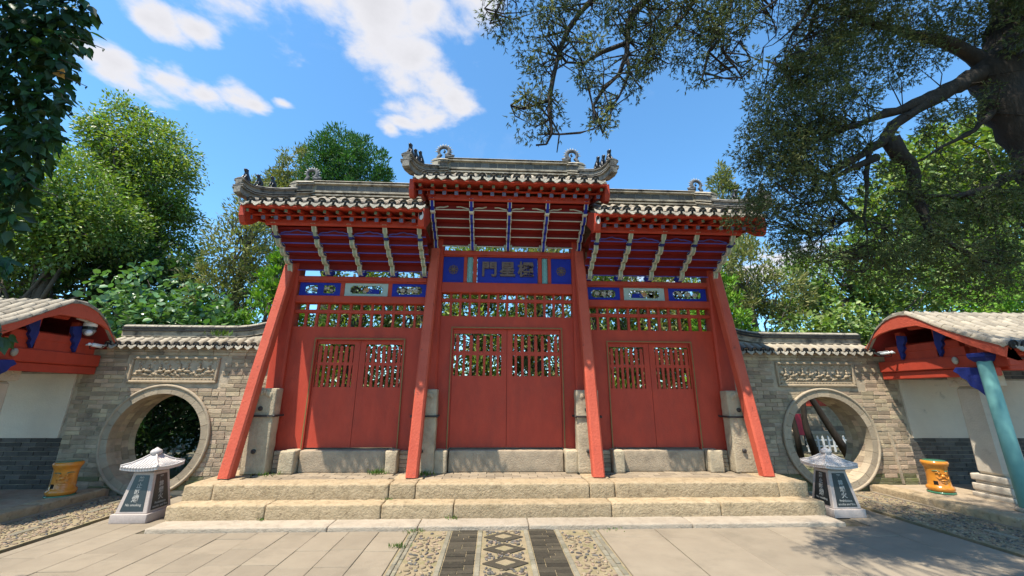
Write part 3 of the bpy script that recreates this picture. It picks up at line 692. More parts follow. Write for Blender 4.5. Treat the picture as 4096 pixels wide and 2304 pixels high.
def gable_board(x, th, ze, zr, nm='gable_board'):
    ys_ = [-1.21, -1.16, -1.08, -.98, -.8, -.6, -.4, -.2, 0]
    dep = [.26, .39, .435, .43, .38, .34, .31, .29, .27]
    top = [(y, roof_z(y, ze, zr)-.078) for y in ys_]; low = [(y, roof_z(y, ze, zr)-d) for y, d in zip(ys_, dep)]
    top += [(-y, z) for y, z in reversed(top[:-1])]; low += [(-y, z) for y, z in reversed(low[:-1])]
    return strip(top, low, x-th/2, x+th/2).obj(nm, RED, gate, bevel=.006)
def strip(top, low, x0, x1):
    n = len(top); vs = [(x, *p) for x in (x0, x1) for p in top+low]; m = 2*n; fs = []
    for i in range(n-1): fs += [(i, i+1, n+i+1, n+i), (m+i, m+n+i, m+n+i+1, m+i+1), (i, m+i, m+i+1, i+1), (n+i, n+i+1, m+n+i+1, m+n+i)]
    fs += [(0, n, m+n, m), (n-1, m+n-1, m+2*n-1, 2*n-1)]
    return MB().add(vs, fs)

def sweep(path, prof, up=(0, 0, 1)):
    """prof: (u across, v up) closed; path in world"""
    P = [Vector(p) for p in path]; k = len(P); n = len(prof); vs = []
    for i, p in enumerate(P):
        d = (P[min(i+1, k-1)]-P[max(i-1, 0)]); d.z = 0; d.normalize(); a = Vector((d.y, -d.x, 0))
        for u_, v_ in prof: vs.append(p + a*u_ + Vector((0, 0, v_)))
    return MB().add(vs, [(i*n+j, i*n+(j+1) % n, (i+1)*n+(j+1) % n, (i+1)*n+j) for i in range(k-1) for j in range(n)] + [tuple(range(n-1, -1, -1)), tuple((k-1)*n+j for j in range(n))])
def ridge_parts(path, zscale, nm, brick_from, brick_to, side, bricks=True, wide=.085, RIDGE=RIDGE):
    """layered tile ridge along a path whose z is the foot of the ridge"""
    def rect(w, a, b): return [(-w, a), (w, a), (w, b), (-w, b)]
    H = zscale
    ob = sweep(path, rect(wide*.9, -.05, .0845*H)).obj(nm, RIDGE, gate)
    for w, a, b, m_ in ((wide*1.45, .085, .115, RIDGE), (wide*.85, .115, .15, TILEK), (wide*1.5, .15, .185, RIDGE), (wide*.8, .185, .20, TILEK), (wide*1.4, .335, .36, RIDGE), (wide*.85, .36, .388, TILEK)):
        sweep(path, rect(w, a*H+.0005, b*H-.0005)).obj('ridge_course', m_, ob)
    capp = [(-wide*1.5, .3885*H), (wide*1.5, .3885*H), (wide*1.0, .42*H), (wide*.4, .448*H), (-wide*.4, .448*H), (-wide*1.0, .42*H)]
    sweep(path, capp).obj('ridge_cap', RIDGE, ob, bevel=.004)
    sweep(path, rect(wide*.82, .2*H, .335*H)).obj('ridge_core', RIDGE, ob)
    if bricks:
        P = [Vector(p) for p in path]; L = sum((b-a).length for a, b in zip(P, P[1:])); s = .06; 
        while s < L-.05:
            l = rnd.uniform(.13, .19); 
            if s+l > L-.04: l = L-.04-s
            if l < .05: break
            def at(d):
                for a, b in zip(P, P[1:]):
                    q_ = (b-a).length
                    if d <= q_: return a.lerp(b, d/q_)
                    d -= q_
                return P[-1]
            sweep([at(s+.006), at(s+l-.006)], rect(wide*.82+.006, .222*H, .315*H)).obj('ridge_brick', RIDGEK, ob); s += l
    return ob
# ---- ornaments
def skin_mesh(name, verts, edges, rads, mat, sub=1):
    me = bpy.data.meshes.new(name); me.from_pydata(verts, edges, []); o = bpy.data.objects.new(name, me); COL.objects.link(o)
    sk = o.modifiers.new('s', 'SKIN'); ss = o.modifiers.new('u', 'SUBSURF'); ss.levels = sub
    for i, r in enumerate(rads): me.skin_vertices[0].data[i].radius = (r, r)
    me.skin_vertices[0].data[0].use_root = True
    dg = bpy.context.evaluated_depsgraph_get(); m2 = bpy.data.meshes.new_from_object(o.evaluated_get(dg)); bpy.data.objects.remove(o); m2.name = name
    m2.materials.clear(); m2.materials.append(mat); m2.polygons.foreach_set('use_smooth', [True]*len(m2.polygons)); return m2
# a seated beast facing -y, about 0.2 m tall
bv = [(0, .035, .04), (0, .02, .085), (0, -.01, .135), (0, -.02, .165), (0, -.045, .185), (0, -.075, .178), (.022, -.02, .205), (-.022, -.02, .205),
      (.026, -.02, .10), (.028, -.045, .05), (.028, -.055, .006), (-.026, -.02, .10), (-.028, -.045, .05), (-.028, -.055, .006), (.035, .02, .03), (.036, -.015, .008), (-.035, .02, .03), (-.036, -.015, .008), (0, .07, .06), (0, .085, .11)]
be = [(0, 1), (1, 2), (2, 3), (3, 4), (4, 5), (3, 6), (3, 7), (2, 8), (8, 9), (9, 10), (2, 11), (11, 12), (12, 13), (0, 14), (14, 15), (0, 16), (16, 17), (0, 18), (18, 19)]
br_ = [.040, .036, .032, .024, .027, .016, .009, .009, .015, .013, .015, .015, .013, .015, .022, .016, .022, .016, .014, .010]
BEAST = skin_mesh('ridge_beast', bv, be, br_, BLACK)
def dragon(x, y, z, s, rz=0):
    """coiled ring dragon with a spiked back biting the ridge end"""
    pts = []; rad = []
    for i in range(19):
        t = R(-70+i*17.5); pts.append((math.cos(t)*.095, 0, .12+math.sin(t)*.095)); rad.append(.042-.001*i)
    mb = MB().tube(pts, rad, 8, up=(0, 1, 0)); mb.tube([(.03, 0, .03), (.10, 0, .01), (.15, 0, .03), (.185, 0, .055)], [.04, .045, .035, .012], 8)
    mb.tube([(.10, 0, -.0), (.15, 0, -.015), (.18, 0, -.005)], [.03, .022, .008], 6); mb.ball((.115, -.03, .055), .017, 6, 4); mb.ball((.115, .03, .055), .017, 6, 4)
    mb.tube([(-.07, 0, .05), (-.1, 0, .0), (-.09, 0, -.05)], [.03, .035, .03], 7); mb.tube([(.0, 0, .1), (.015, 0, .13), (.0, 0, .165)], [.022, .018, .004], 6)
    mt = T(x, y, z) @ RZ(rz) @ SCL(s, s, s)
    o = put('dragon_finial', mb.mesh('dragon_finial', DRAGON, True), gate, mt)
    sp = MB()
    for i in range(11):
        t = R(-20+i*20); c = Vector((math.cos(t), 0, math.sin(t))); p = Vector((0, 0, .12))+c*.122; sp.tube([p, p+c*.042], [.014, .002], 5)
    put('dragon_spikes', sp.mesh('dragon_spikes', SPIKE), o)
    return o

def desc_ridge(pts, wide, sgn, tipz):
    return ridge_parts(pts, .62, 'hip_ridge', 0, 0, sgn, True, wide)

# side roofs
for s in (-1, 1):
    cols = sorted(s*(1.49+.178*i) for i in range(15)); xa, xb = sorted((s*1.40, s*4.14))
    ze, zr = 4.475, 5.12
    eave(*sorted((s*1.405, s*3.93)), sorted(s*v for v in (1.49, 2.05, 2.62, 3.19, 3.82)), 0, GREENP, CREAM, BLUELINE, BLUE, 3.631, [s*v for v in (1.49, 2.05, 2.62, 3.19)])
    roof(xa, xb, cols, ze, zr, 5.57, s, '')
    rafters([s*(1.56+.1975*i) for i in range(14)], 0)
    gable_board(s*4.17, .09, ze, zr); gb = gable_board(s*1.415, .10, ze, zr)
    # yin-yang roundel on the rounded end of the inner board
    zt = roof_z(-1.2, ze, zr)-.20; disc = MB().lathe([(.07, 0), (.07, .006), (.001, .0062)], 20).obj('roundel', M('white_paint', (.7, .7, .68), (.65, .65, .62), 9, .6, 0), gb); disc.matrix_basis = T(s*1.415, -1.2085, zt) @ RX(math.pi/2) @ SCL(.55, 1.1, 1)
    half = [(.066*math.cos(R(a)), .066*math.sin(R(a))) for a in range(90, 271, 15)] + [(-.033*math.cos(R(a)), -.033+.033*math.sin(R(a))) for a in range(-90, 91, 30)][1:-1] + [(.033*math.cos(R(a)), .033+.033*math.sin(R(a))) for a in range(-90, 91, 30)][1:-1]
    h_ = MB().prism(half, 'z', .0065, .0085).obj('roundel_half', BLACKP, gb); h_.matrix_basis = disc.matrix_basis.copy()
    ridge_parts([(s*1.63, 0, 5.12), (s*3.72, 0, 5.12)] if s > 0 else [(-3.72, 0, 5.12), (-1.63, 0, 5.12)], 1.0, 'main_ridge', 0, 0, s)
    hp = [(s*3.76, -.02, 5.22), (s*3.83, -.2, 5.12), (s*3.91, -.40, 5.0), (s*3.99, -.68, 4.83), (s*4.06, -.95, 4.69), (s*4.12, -1.18, 4.595), (s*4.16, -1.32, 4.585), (s*4.18, -1.40, 4.61)]
    ridge_parts(hp[:3], .75, 'hip_ridge', 0, 0, s, True, .075); ridge_parts([(s*3.90, -.38, 5.01)]+hp[3:], .46, 'hip_ridge', 0, 0, s, False, .066, RIDGED)
    ridge_parts([(x_, -y_, z_) for x_, y_, z_ in hp], .5, 'hip_ridge', 0, 0, s, False, .07)
    dragon(s*3.80, -.02, 5.585, 1.0, 0 if s < 0 else math.pi)
    for k, (x_, y_, z_, sc2) in enumerate(((4.155, -1.30, 4.785, 1.05), (4.09, -1.05, 4.845, .95), (4.02, -.80, 4.965, .92))):
        if s > 0 and k == 0: z_ += 0
        put('ridge_beast', BEAST, gate, T(s*x_, y_, z_) @ RZ(s*.18) @ RX(-.12 if k == 0 else .1) @ SCL(sc2, sc2, sc2))
# centre roof
cols = [-1.375+.1833*i for i in range(16)]; ze, zr = 4.995, 5.70
eave(-1.345, 1.345, [-1.31, -.65, 0, .65, 1.31], .517, BLUE, CREAM, CREAM, GREENP, 4.171, [-.65, 0, .65])
MB().box(-1.19, 1.19, -.10, -.085, 4.262, 4.275).obj('board_line', CREAM, gate)
roof(-1.57, 1.57, cols, ze, zr, 6.15, 0, '')
rafters([-1.49+.1985*i for i in range(16)], .518)
for s in (-1, 1):
    gable_board(s*1.60, .08, ze, zr)
    hp = [(s*1.24, -.02, 5.80), (s*1.31, -.2, 5.69), (s*1.39, -.40, 5.56), (s*1.47, -.66, 5.39), (s*1.55, -.92, 5.235), (s*1.61, -1.15, 5.14), (s*1.66, -1.30, 5.13), (s*1.68, -1.38, 5.155)]
    ridge_parts(hp[:3], .75, 'hip_ridge', 0, 0, s, True, .075); ridge_parts([(s*1.38, -.38, 5.57)]+hp[3:], .46, 'hip_ridge', 0, 0, s, False, .066, RIDGED)
    ridge_parts([(x_, -y_, z_) for x_, y_, z_ in hp], .5, 'hip_ridge', 0, 0, s, False, .07)
    dragon(s*1.29, -.02, 6.16, 1.12, 0 if s < 0 else math.pi)
    for k, (x_, y_, z_, sc2) in enumerate(((1.655, -1.26, 5.335, 1.2), (1.60, -1.03, 5.385, 1.1), (1.555, -.86, 5.465, 1.1))):
        put('ridge_beast', BEAST, gate, T(s*x_, y_, z_) @ RZ(s*.18) @ RX(-.15 if k == 0 else .12) @ SCL(sc2, sc2, sc2))
ridge_parts([(-1.2, 0, 5.70), (1.2, 0, 5.70)], 1.02, 'main_ridge', 0, 0, 0)
# boards closing the centre bay's sides above the side roofs
for s in (-1, 1): MB().prism([(-.95, 4.75), (.95, 4.75), (.95, 4.9), (.1, 5.5), (-.1, 5.5), (-.95, 4.9)], 'x', s*1.36-.01, s*1.36+.01).obj('end_boarding', RED, gate)
for s in (-1, 1): MB().box(s*1.36-.012, s*1.36+.012, -.14, .14, 4.3, 4.75).obj('end_boarding', RED, gate)
# ================================================================== BOUNDARY WALLS WITH MOON GATES
YW, TH = .30, .52
MC, MR, Mr = (5.86, .85), .875, .75
def clip_ok(x0, x1, z0, z1):
    return all(math.hypot(x-MC[0], z-MC[1]) > Mr+.035 for x in (x0, (x0+x1)/2, x1) for z in (z0, z1)) 
BR = {}
def brick_mesh(L, H, mat, key):
    k = (round(L, 3), key)
    if k not in BR: BR[k] = B(-L/2, L/2, 0, .06, -H/2, H/2).mesh('brick', mat, bevel=.005)
    return BR[k]
for s in (-1, 1):
    lab = 'grey brick wall with a moon gate and carved relief, '+('shaded at its left, beside the dome camera pavilion' if s < 0 else 'sunlit beside the teal column pavilion')
    wall = root('boundary_wall'); tag(wall, lab, 'wall', None)
    # core with a round opening
    x0, x1, z0, z1 = 4.02, 7.30, -.3, 2.40; N = 64; mb = MB()
    for y in (YW+.012, YW+TH):
        circ = [(MC[0]+Mr*math.cos(2*math.pi*i/N), MC[1]+Mr*math.sin(2*math.pi*i/N)) for i in range(N)]
        rect = []
        for i in range(N):
            dx, dz = math.cos(2*math.pi*i/N), math.sin(2*math.pi*i/N)
            tx = ((x1 if dx > 0 else x0)-MC[0])/dx if abs(dx) > 1e-6 else 1e9; tz = ((z1 if dz > 0 else z0)-MC[1])/dz if abs(dz) > 1e-6 else 1e9
            t = min(tx, tz); rect.append((MC[0]+dx*t, MC[1]+dz*t))
        corners = [(x1, z1), (x0, z1), (x0, z0), (x1, z0)]
        vs = [(s*a, y, b) for a, b in circ+rect+corners]; fs = []
        for i in range(N):
            j = (i+1) % N; a, b = rect[i], rect[j]; fs.append((i, j, j+N, i+N))
            if abs(a[0]-b[0]) > 1e-4 and abs(a[1]-b[1]) > 1e-4:
                k = min(range(4), key=lambda c: math.hypot(corners[c][0]-a[0], corners[c][1]-a[1])+math.hypot(corners[c][0]-b[0], corners[c][1]-b[1])); fs.append((i+N, j+N, 2*N+k))
        mb.add(vs, fs)
    mb.box(s*7.301, s*10.6, YW+.012, YW+TH, -.3, 2.40)
    mb.box(s*4.02, s*7.3, YW+.02, YW+TH-.01, 2.40, 2.47)
    mb.box(s*4.02, s*4.03, YW+.02, YW+TH-.01, -.3, 2.40)
    mb.obj('wall_core', MORTAR, wall)
    # lining of the opening
    lin = MB(); nn = 44
    for i in range(nn):
        for row, (ya, yb) in enumerate(((YW+.125, YW+.25), (YW+.255, YW+.38), (YW+.385, YW+TH-.01))):
            o_ = (row % 2)*.5
            a0, a1 = 2*math.pi*(i+o_+.03)/nn, 2*math.pi*(i+o_+.97)/nn
            v = [(s*(MC[0]+rr*math.cos(a)), y, MC[1]+rr*math.sin(a)) for y in (ya, yb) for rr, a in ((Mr-.004, a0), (Mr-.004, a1), (Mr+.03, a1), (Mr+.03, a0))]
            lin.add(v, [(0, 1, 5, 4), (0, 3, 2, 1), (4, 5, 6, 7), (0, 4, 7, 3), (1, 2, 6, 5)])
    lin.obj('lining_bricks', BRICK, wall, kind='stuff')
    core = MB(); 
    v = [(s*(MC[0]+(Mr+.001)*math.cos(2*math.pi*i/N)), y, MC[1]+(Mr+.001)*math.sin(2*math.pi*i/N)) for y in (YW+.012, YW+TH) for i in range(N)]
    core.add(v, [(i, (i+1) % N, (i+1) % N+N, i+N) for i in range(N)]).obj('lining_core', MORTAR, wall)
    # ring stones (flat band) and a slim raised roll outside it
    ns = 22
    for i in range(ns):
        a0, a1 = 2*math.pi*(i+.012)/ns, 2*math.pi*(i+.988)/ns; seg = 4; mb = MB(); vs = []
        for k in range(seg+1):
            a = a0+(a1-a0)*k/seg
            for rr, y in ((Mr-.012, YW-.03), (MR-.03, YW-.03), (MR-.03, YW+.03), (Mr-.012, YW+.12)): vs.append((s*(MC[0]+rr*math.cos(a)), y, MC[1]+rr*math.sin(a)))
        mb.add(vs, [(k*4+j, k*4+(j+1) % 4, (k+1)*4+(j+1) % 4, (k+1)*4+j) for k in range(seg) for j in range(4)] + [(0, 3, 2, 1), (seg*4, seg*4+1, seg*4+2, seg*4+3)])
        mb.obj('ring_stone', RINGST, wall)
    MB().tube([(s*(MC[0]+(MR-.005)*math.cos(2*math.pi*i/N)), YW-.022, MC[1]+(MR-.005)*math.sin(2*math.pi*i/N)) for i in range(N+1)], .026, 8, cap=False).obj('ring_roll', RINGST, wall, True)
    # face bricks
    H, Lb = .064, .235; cand = []
    z = .0; row = 0
    px0, px1, pz0, pz1 = 5.05, 6.55, 1.765, 2.215
    while z < 2.24:
        x = 4.05-(row % 2)*Lb/2-rnd.random()*.03
        while x < 7.36:
            L = Lb if rnd.random() > .18 else Lb/2
            xa, xb = max(x, 4.03), min(x+L, 7.36)
            if xb-xa > .05:
                for (a, b) in (((xa, xb),) if clip_ok(xa, xb, z, z+H) else ((xa, (xa+xb)/2), ((xa+xb)/2, xb))):
                    if clip_ok(a, b, z, z+H) and not (b > px0-.01 and a < px1+.01 and z+H > pz0-.01 and z < pz1+.01) and b-a > .04:
                        cand.append((a, b, z))
            x += L
        z += H+.0065; row += 1
    plinth = []
    z = 0.1; row = 0
    while z < .84:
        x = 7.36-(row % 2)*.1
        while x < 10.5:
            plinth.append((max(x, 7.36), x+Lb, z)); x += Lb
        z += H+.0065; row += 1
    while z < 2.3:   # strip under the plaster's top and the border left of it
        if z > 1.91:
            x = 7.36
            while x < 10.5: plinth.append((x, x+Lb, z)); x += Lb
        z += H+.0065
    lit = lambda c: -((c[0]+c[1])/2-5.4)**2
    cand.sort(key=lambda c: abs((c[0]+c[1])/2-5.6)); rest = MB()
    for i, (a, b, z) in enumerate(cand):
        dy = rnd.uniform(-.004, .005); L = round((b-a-.007)/.01)*.01
        mat_, key = (BRICK, 'b') if z > .22 or rnd.random() < .4 else (MOSS, 'm')
        if i < 300: put('brick', brick_mesh(L, H, mat_, key), wall, T(s*(a+b)/2, YW+dy, z+H/2) @ RY(rnd.uniform(-.006, .006)))
        else: rest.box(s*(a+.0035), s*(b-.0035), YW+dy, YW+.06, z, z+H)
    rest.obj('bricks', BRICK, wall, bevel=.004, kind='stuff')
    rest = MB()
    for i, (a, b, z) in enumerate(plinth): rest.box(s*(a+.0035), s*(b-.0035), YW+rnd.uniform(-.004, .004), YW+.06, z, z+H)
    rest.obj('plinth_bricks', BRICKD, wall, bevel=.004, kind='stuff')
    MB().prism([(s*7.42, .875), (s*7.45, .868), (s*7.60, .872), (s*10.5, .868), (s*10.5, 1.90), (s*7.40, 1.905), (s*7.405, 1.3)], 'y', YW-.012, YW+.05).obj('plaster_panel', PLASTER, wall)
    if s > 0: # conduit slot running down the brickwork
        MB().bar((6.98, YW-.012, .92), (7.02, YW-.012, .12), .055, .02).obj('mortar_patch', MORTAR, wall)
    # relief panel: frame, ground, figures
    fr = MB()
    for (a, b, c, d) in ((px0, px1, pz1-.045, pz1), (px0, px1, pz0, pz0+.045), (px0, px0+.045, pz0+.045, pz1-.045), (px1-.045, px1, pz0+.045, pz1-.045)): fr.box(s*a, s*b, YW-.03, YW+.05, c, d)
    rp = fr.obj('relief_frame', CARVST, wall, bevel=.012)
    B(s*(px0+.045), s*(px1-.045), YW+.02, YW+.05, pz0+.045, pz1-.045).obj('relief_ground', CARVST, rp)
    mb = MB(); r5 = random.Random(11+s); ax0, ax1 = px0+.07, px1-.07
    B(s*ax0, s*ax1, YW-.012, YW+.02, pz0+.048, pz0+.085).obj('relief_ledge', CARVST, rp, bevel=.004)
    zz = MB(); k = 0; x = ax0+.02
    while x < ax1-.06:
        zz.bar((s*x, YW-.0145, pz0+.053), (s*(x+.03), YW-.0145, pz0+.080), .005, .006); zz.bar((s*(x+.03), YW-.0145, pz0+.080), (s*(x+.06), YW-.0145, pz0+.053), .005, .006); x += .062
    zz.obj('relief_zigzag', CARVST, rp)
    for i in range(26):      # rolling clouds
        cx, cz, r0 = ax0+.03+(ax1-ax0-.06)*i/25, pz0+.115+r5.uniform(0, .05), r5.uniform(.022, .038)
        mb.tube([(s*(cx+math.cos(t*.75)*r0*(1-.07*t)), YW+.006-.012*(t % 2), cz+math.sin(t*.75)*r0*.8*(1-.07*t)) for t in range(9)], [.011-.0006*t for t in range(9)], 5)
        mb.tube([(s*(cx-.05), YW+.008, cz-.02), (s*cx, YW-.006, cz+.01), (s*(cx+.05), YW+.01, cz-.012)], .012, 5)
    mb.obj('relief_clouds', CARVST, rp, True)
    for i in range(8):       # small riders and beasts among the clouds
        f = MB(); cx = ax0+.09+(ax1-ax0-.18)*i/7+r5.uniform(-.03, .03); cz = pz0+.19+r5.uniform(-.015, .02); d_ = r5.choice((-1, 1))
        f.tube([(s*(cx-.055), YW+.004, cz), (s*cx, YW-.008, cz+.018), (s*(cx+.05), YW-.004, cz+.01)], [.02, .03, .018], 7)
        f.tube([(s*(cx+.045*d_), YW-.006, cz+.01), (s*(cx+.075*d_), YW-.01, cz+.045), (s*(cx+.10*d_), YW-.008, cz+.04)], [.018, .014, .008], 6)
        f.tube([(s*cx, YW-.006, cz+.03), (s*(cx+.005), YW-.012, cz+.075), (s*cx, YW-.01, cz+.10)], [.022, .018, .011], 7); f.ball((s*cx, YW-.012, cz+.118), .017, 7, 5)
        if i % 2: f.tube([(s*(cx+.01), YW-.012, cz+.13), (s*(cx+.02), YW-.01, cz+.165)], [.010, .002], 5)
        for j in (-.04, .03): f.tube([(s*(cx+j), YW+.0, cz), (s*(cx+j*1.5), YW-.004, cz-.045)], [.012, .007], 5)
        f.obj('relief_figure', CARVST, rp, True)
    sc = MB()
    for i in range(7):       # curling clouds above
        cx, cz = ax0+.1+i*.19, pz1-.085
        sc.tube([(s*(cx+math.cos(t*.6)*.045), YW+.012, cz+math.sin(t*.6)*.03) for t in range(9)], .011, 5)
    sc.obj('relief_scrolls', CARVST, rp, True)
    # corbelled cornice and coping
    for (z0_, z1_, dy) in ((2.245, 2.30, .012), (2.302, 2.345, .028), (2.347, 2.395, .045)):
        x = 4.03
        while x < 7.0:
            L = rnd.uniform(.24, .34); B(s*(x+.003), s*(min(x+L, 7.0)-.003), YW-dy, YW+.06, z0_, z1_).obj('cornice_brick', BRICK, wall, bevel=.004); x += L
    yr = YW+TH/2
    def cz_(x): return 2.69+.27*max(0, (5.1-x)/1.1)**2
    xs = [4.0+.2*i for i in range(16)]
    mb = MB()
    for a, b in zip(xs, xs[1:]):
        for sy in (-1, 1):
            ye = yr+sy*(TH/2+.075)
            mb.add([(s*a, ye, 2.405), (s*b, ye, 2.405), (s*b, yr, cz_(b)-.06), (s*a, yr, cz_(a)-.06), (s*a, ye, 2.38), (s*b, ye, 2.38), (s*b, yr, 2.38), (s*a, yr, 2.38)], [(0, 1, 2, 3), (4, 7, 6, 5), (0, 4, 5, 1), (0, 3, 7, 4), (1, 5, 6, 2)])
    cp = mb.obj('coping', TILE, wall)
    tb = half_tube(.058, .29).mesh('tile', TILE, True); x = 4.14; k = 0
    while x < 6.95:
        sl = math.atan2(cz_(x)-.06-2.405, TH/2+.075)
        mt = T(s*x, yr-TH/2-.095, 2.412) @ RX(sl*.75) @ RZ(rnd.uniform(-.05, .05)); put('tile', tb, cp, mt)
        put('tile_end', ENDD, cp, T(s*x, yr-TH/2-.093, 2.425) @ RX(math.pi/2+.2) @ SCL(.9, .9, .9))
        put('drip_tile', DRIPM, cp, T(s*(x+.082), yr-TH/2-.11, 2.392) @ RX(-.3) @ RY(rnd.uniform(-.12, .12)) @ SCL(.95, 1, .9))
        x += .164
    pth = [(s*x_, yr, cz_(x_)) for x_ in xs]
    if s < 0: pth = pth[::-1]
    def rect(w, a, b): return [(-w, a), (w, a), (w, b), (-w, b)]
    for w, a, b, m_ in ((.09, -.1, .0, RIDGE), (.115, .0005, .03, TILEK), (.09, .0305, .05, RIDGE), (.115, .0505, .078, TILEK)): sweep(pth, rect(w, a, b)).obj('ridge_course', m_, cp)
    for a, b in zip(pth, pth[1:]):
        a, b = Vector(a), Vector(b); sweep([a.lerp(b, .015), a.lerp(b, .985)], [(-.1, .0785), (.1, .0785), (.085, .105), (.04, .125), (-.04, .125), (-.085, .105)]).obj('ridge_cap', RIDGE, cp, bevel=.006)

# ================================================================== PAVILIONS AT BOTH SIDES
GPROF = [(.36, 2.36), (.26, 2.43), (.13, 2.60), (-.02, 2.78), (-.2, 2.92), (-.37, 2.99), (-.50, 3.01), (-.63, 2.98), (-.80, 2.87), (-1.0, 2.73), (-1.25, 2.58), (-1.5, 2.45), (-1.75, 2.335), (-1.86, 2.30)]
def gz(y):
    for (a, za), (b, zb) in zip(GPROF, GPROF[1:]):
        if b <= y <= a: return za+(zb-za)*(a-y)/(a-b)
    return GPROF[0][1] if y > .3 else GPROF[-1][1]
for s in (-1, 1):
    pv = root('pavilion'); tag(pv, 'open pavilion with red curved gable, grey tiles, '+('carrying a dome camera' if s < 0 else 'standing on a teal column'), 'pavilion')
    GX = 6.86; th = .05
    def board(x, t, up, dn, nm, mat=RED):
        top = [(y, z+up) for y, z in GPROF]; low = []
        for i, (y, z) in enumerate(GPROF):
            a, b = GPROF[max(i-1, 0)], GPROF[min(i+1, len(GPROF)-1)]; d = Vector((b[0]-a[0], b[1]-a[1])).normalized(); low.append((y+d.y*dn, z-abs(d.x)*dn))
        low[-1] = (-1.80, 2.30-min(dn, .2)*.92); low[0] = (.30, 2.36-min(dn, .12))
        return strip(top, low, s*x, s*(x+t))
    board(GX, th, -.02, .255, 'gable_board').obj('gable_board', REDOLD, pv, bevel=.006)
    board(GX-.012, th+.05, .0, .035, 'verge').obj('verge_strip', RIDGE, pv)
    # sheathing
    mb = MB()
    for (a, b) in zip(GPROF, GPROF[1:]): mb.add([(s*x, y, z+dz) for dz in (0, -.04) for x, (y, z) in ((GX+.02, a), (10.4, a), (10.4, b), (GX+.02, b))], [(0, 1, 2, 3), (7, 6, 5, 4), (0, 4, 5, 1), (2, 6, 7, 3), (0, 3, 7, 4), (1, 5, 6, 2)])
    rf = mb.obj('roof', TILE, pv)
    strip([(y, z-.042) for y, z in GPROF], [(y, z-.06) for y, z in GPROF], s*(GX+.06), s*10.4).obj('sheathing', DKRED, pv)
    # tile rolls following the curve
    L = .2; nrow = 19; seg = []
    pts = [Vector((0, y, z)) for y, z in GPROF]; acc_ = 0; stations = []
    tot_ = sum((b-a).length for a, b in zip(pts, pts[1:])); d = .0
    def at_(d):
        for a, b in zip(pts, pts[1:]):
            l = (b-a).length
            if d <= l: return a.lerp(b, d/l)
            d -= l
        return pts[-1]
    while d < tot_-.02: stations.append((at_(min(d+L*1.08, tot_)), at_(d))); d += L
    n_ = 0; extra = MB()
    for r_ in range(nrow):
        x = GX+.05+.18*r_
        for (lo, hi) in stations:
            dv = hi-lo; a = math.atan2(dv.z, dv.y); mt = T(s*x+rnd.uniform(-.004, .004), lo.y, lo.z-.006+rnd.uniform(0, .006)) @ RX(a) @ SCL(1.08, dv.length/.27*1.03, 1.0)
            if n_ < 300: put('tile', TUBE, rf, mt); n_ += 1
            else:
                m0 = half_tube(.052, .27, n=5); extra.add([mt @ Vector(v) for v in m0.v], m0.f)
        put('tile_end', ENDD, rf, T(s*x, -1.865, 2.305) @ RX(math.pi/2+.2)); put('drip_tile', DRIPM, rf, T(s*(x+.09), -1.875, 2.27) @ RX(-.25))
    if extra.v: extra.obj('tiles', TILE, rf, True, kind='stuff')
    # eave purlin and rafters along the front
    B(s*6.95, s*10.4, -1.52, -1.40, 2.19, 2.31).obj('eave_purlin', RED, pv, bevel=.02); B(s*6.92, s*10.4, -1.83, -1.79, 2.225, 2.275).obj('eave_board', RED, pv)
    for i in range(17): 
        x = 7.02+.2*i; r1 = MB().bar((s*x, -1.77, 2.225), (s*x, -1.1, 2.56), .055, .055).obj('rafter', RED, pv); MB().bar((s*x, -1.775, 2.2225), (s*x, -1.7705, 2.2248), .05, .05).obj('rafter_end', MATS['rafter_end_blue'], r1)
    # tie beams in the gable, struts, blue braces
    TX = 7.06
    B(s*TX, s*(TX+.16), -1.66, .28, 2.03, 2.225).obj('tie_beam', RED, pv, bevel=.015); B(s*(TX+.03), s*(TX+.14), -1.45, .28, 1.90, 2.027).obj('lower_tie_beam', RED, pv, bevel=.012)
    B(s*(TX+.02), s*(TX+.13), -1.1, .1, 2.36, 2.48).obj('collar_beam', RED, pv, bevel=.01)
    B(s*(TX+.03), s*(TX+.11), -1.15, .16, 2.226, 2.36).obj('infill_board', RED, pv)
    for y in (-.18, -.80):
        B(s*(TX+.03), s*(TX+.14), y-.05, y+.05, 2.227, 2.72).obj('strut', RED, pv, bevel=.008)
        p = [(y-.03, 2.23), (y-.08, 2.30), (y-.07, 2.36), (y-.12, 2.42), (y-.11, 2.48), (y-.16, 2.54), (y-.17, 2.63), (y-.03, 2.66), (y+.0, 2.45)]; MB().prism(p, 'x', s*(TX-.03), s*(TX+.018)).obj('blue_brace', NAVY, pv)
    B(s*(TX+.02), s*(TX+.14), -.62, -.36, 2.73, 2.84).obj('ridge_purlin', RED, pv, bevel=.03); B(s*TX, s*10.4, -.60, -.40, 2.80, 2.90).obj('ridge_purlin', RED, pv)
    B(s*(TX+.3), s*10.4, -1.1, .1, 2.50, 2.53).obj('ceiling_board', RED, pv)
    # column, its bracket and the stone pillar
    cx_, cy_ = 7.0, -1.42
    MB().lathe([(.085, .155), (.085, 1.2), (.082, 2.0), (.08, 2.225)], 20, (s*cx_, cy_, 0)).obj('column', TEALP if True else RED, pv, True)
    MB().lathe([(.125, .1), (.135, .125), (.125, .15), (.1, .154)], 18, (s*cx_, cy_, 0)).obj('column_base', STONEL, pv, True)
    p = [(-1.345, 2.02), (-1.05, 2.04), (-1.00, 1.985), (-1.06, 1.94), (-1.09, 1.88), (-1.15, 1.84), (-1.18, 1.75), (-1.26, 1.70), (-1.345, 1.60)]; MB().prism(p, 'x', s*(cx_-.03), s*(cx_+.03)).obj('carved_bracket', NAVY, pv, bevel=.006)
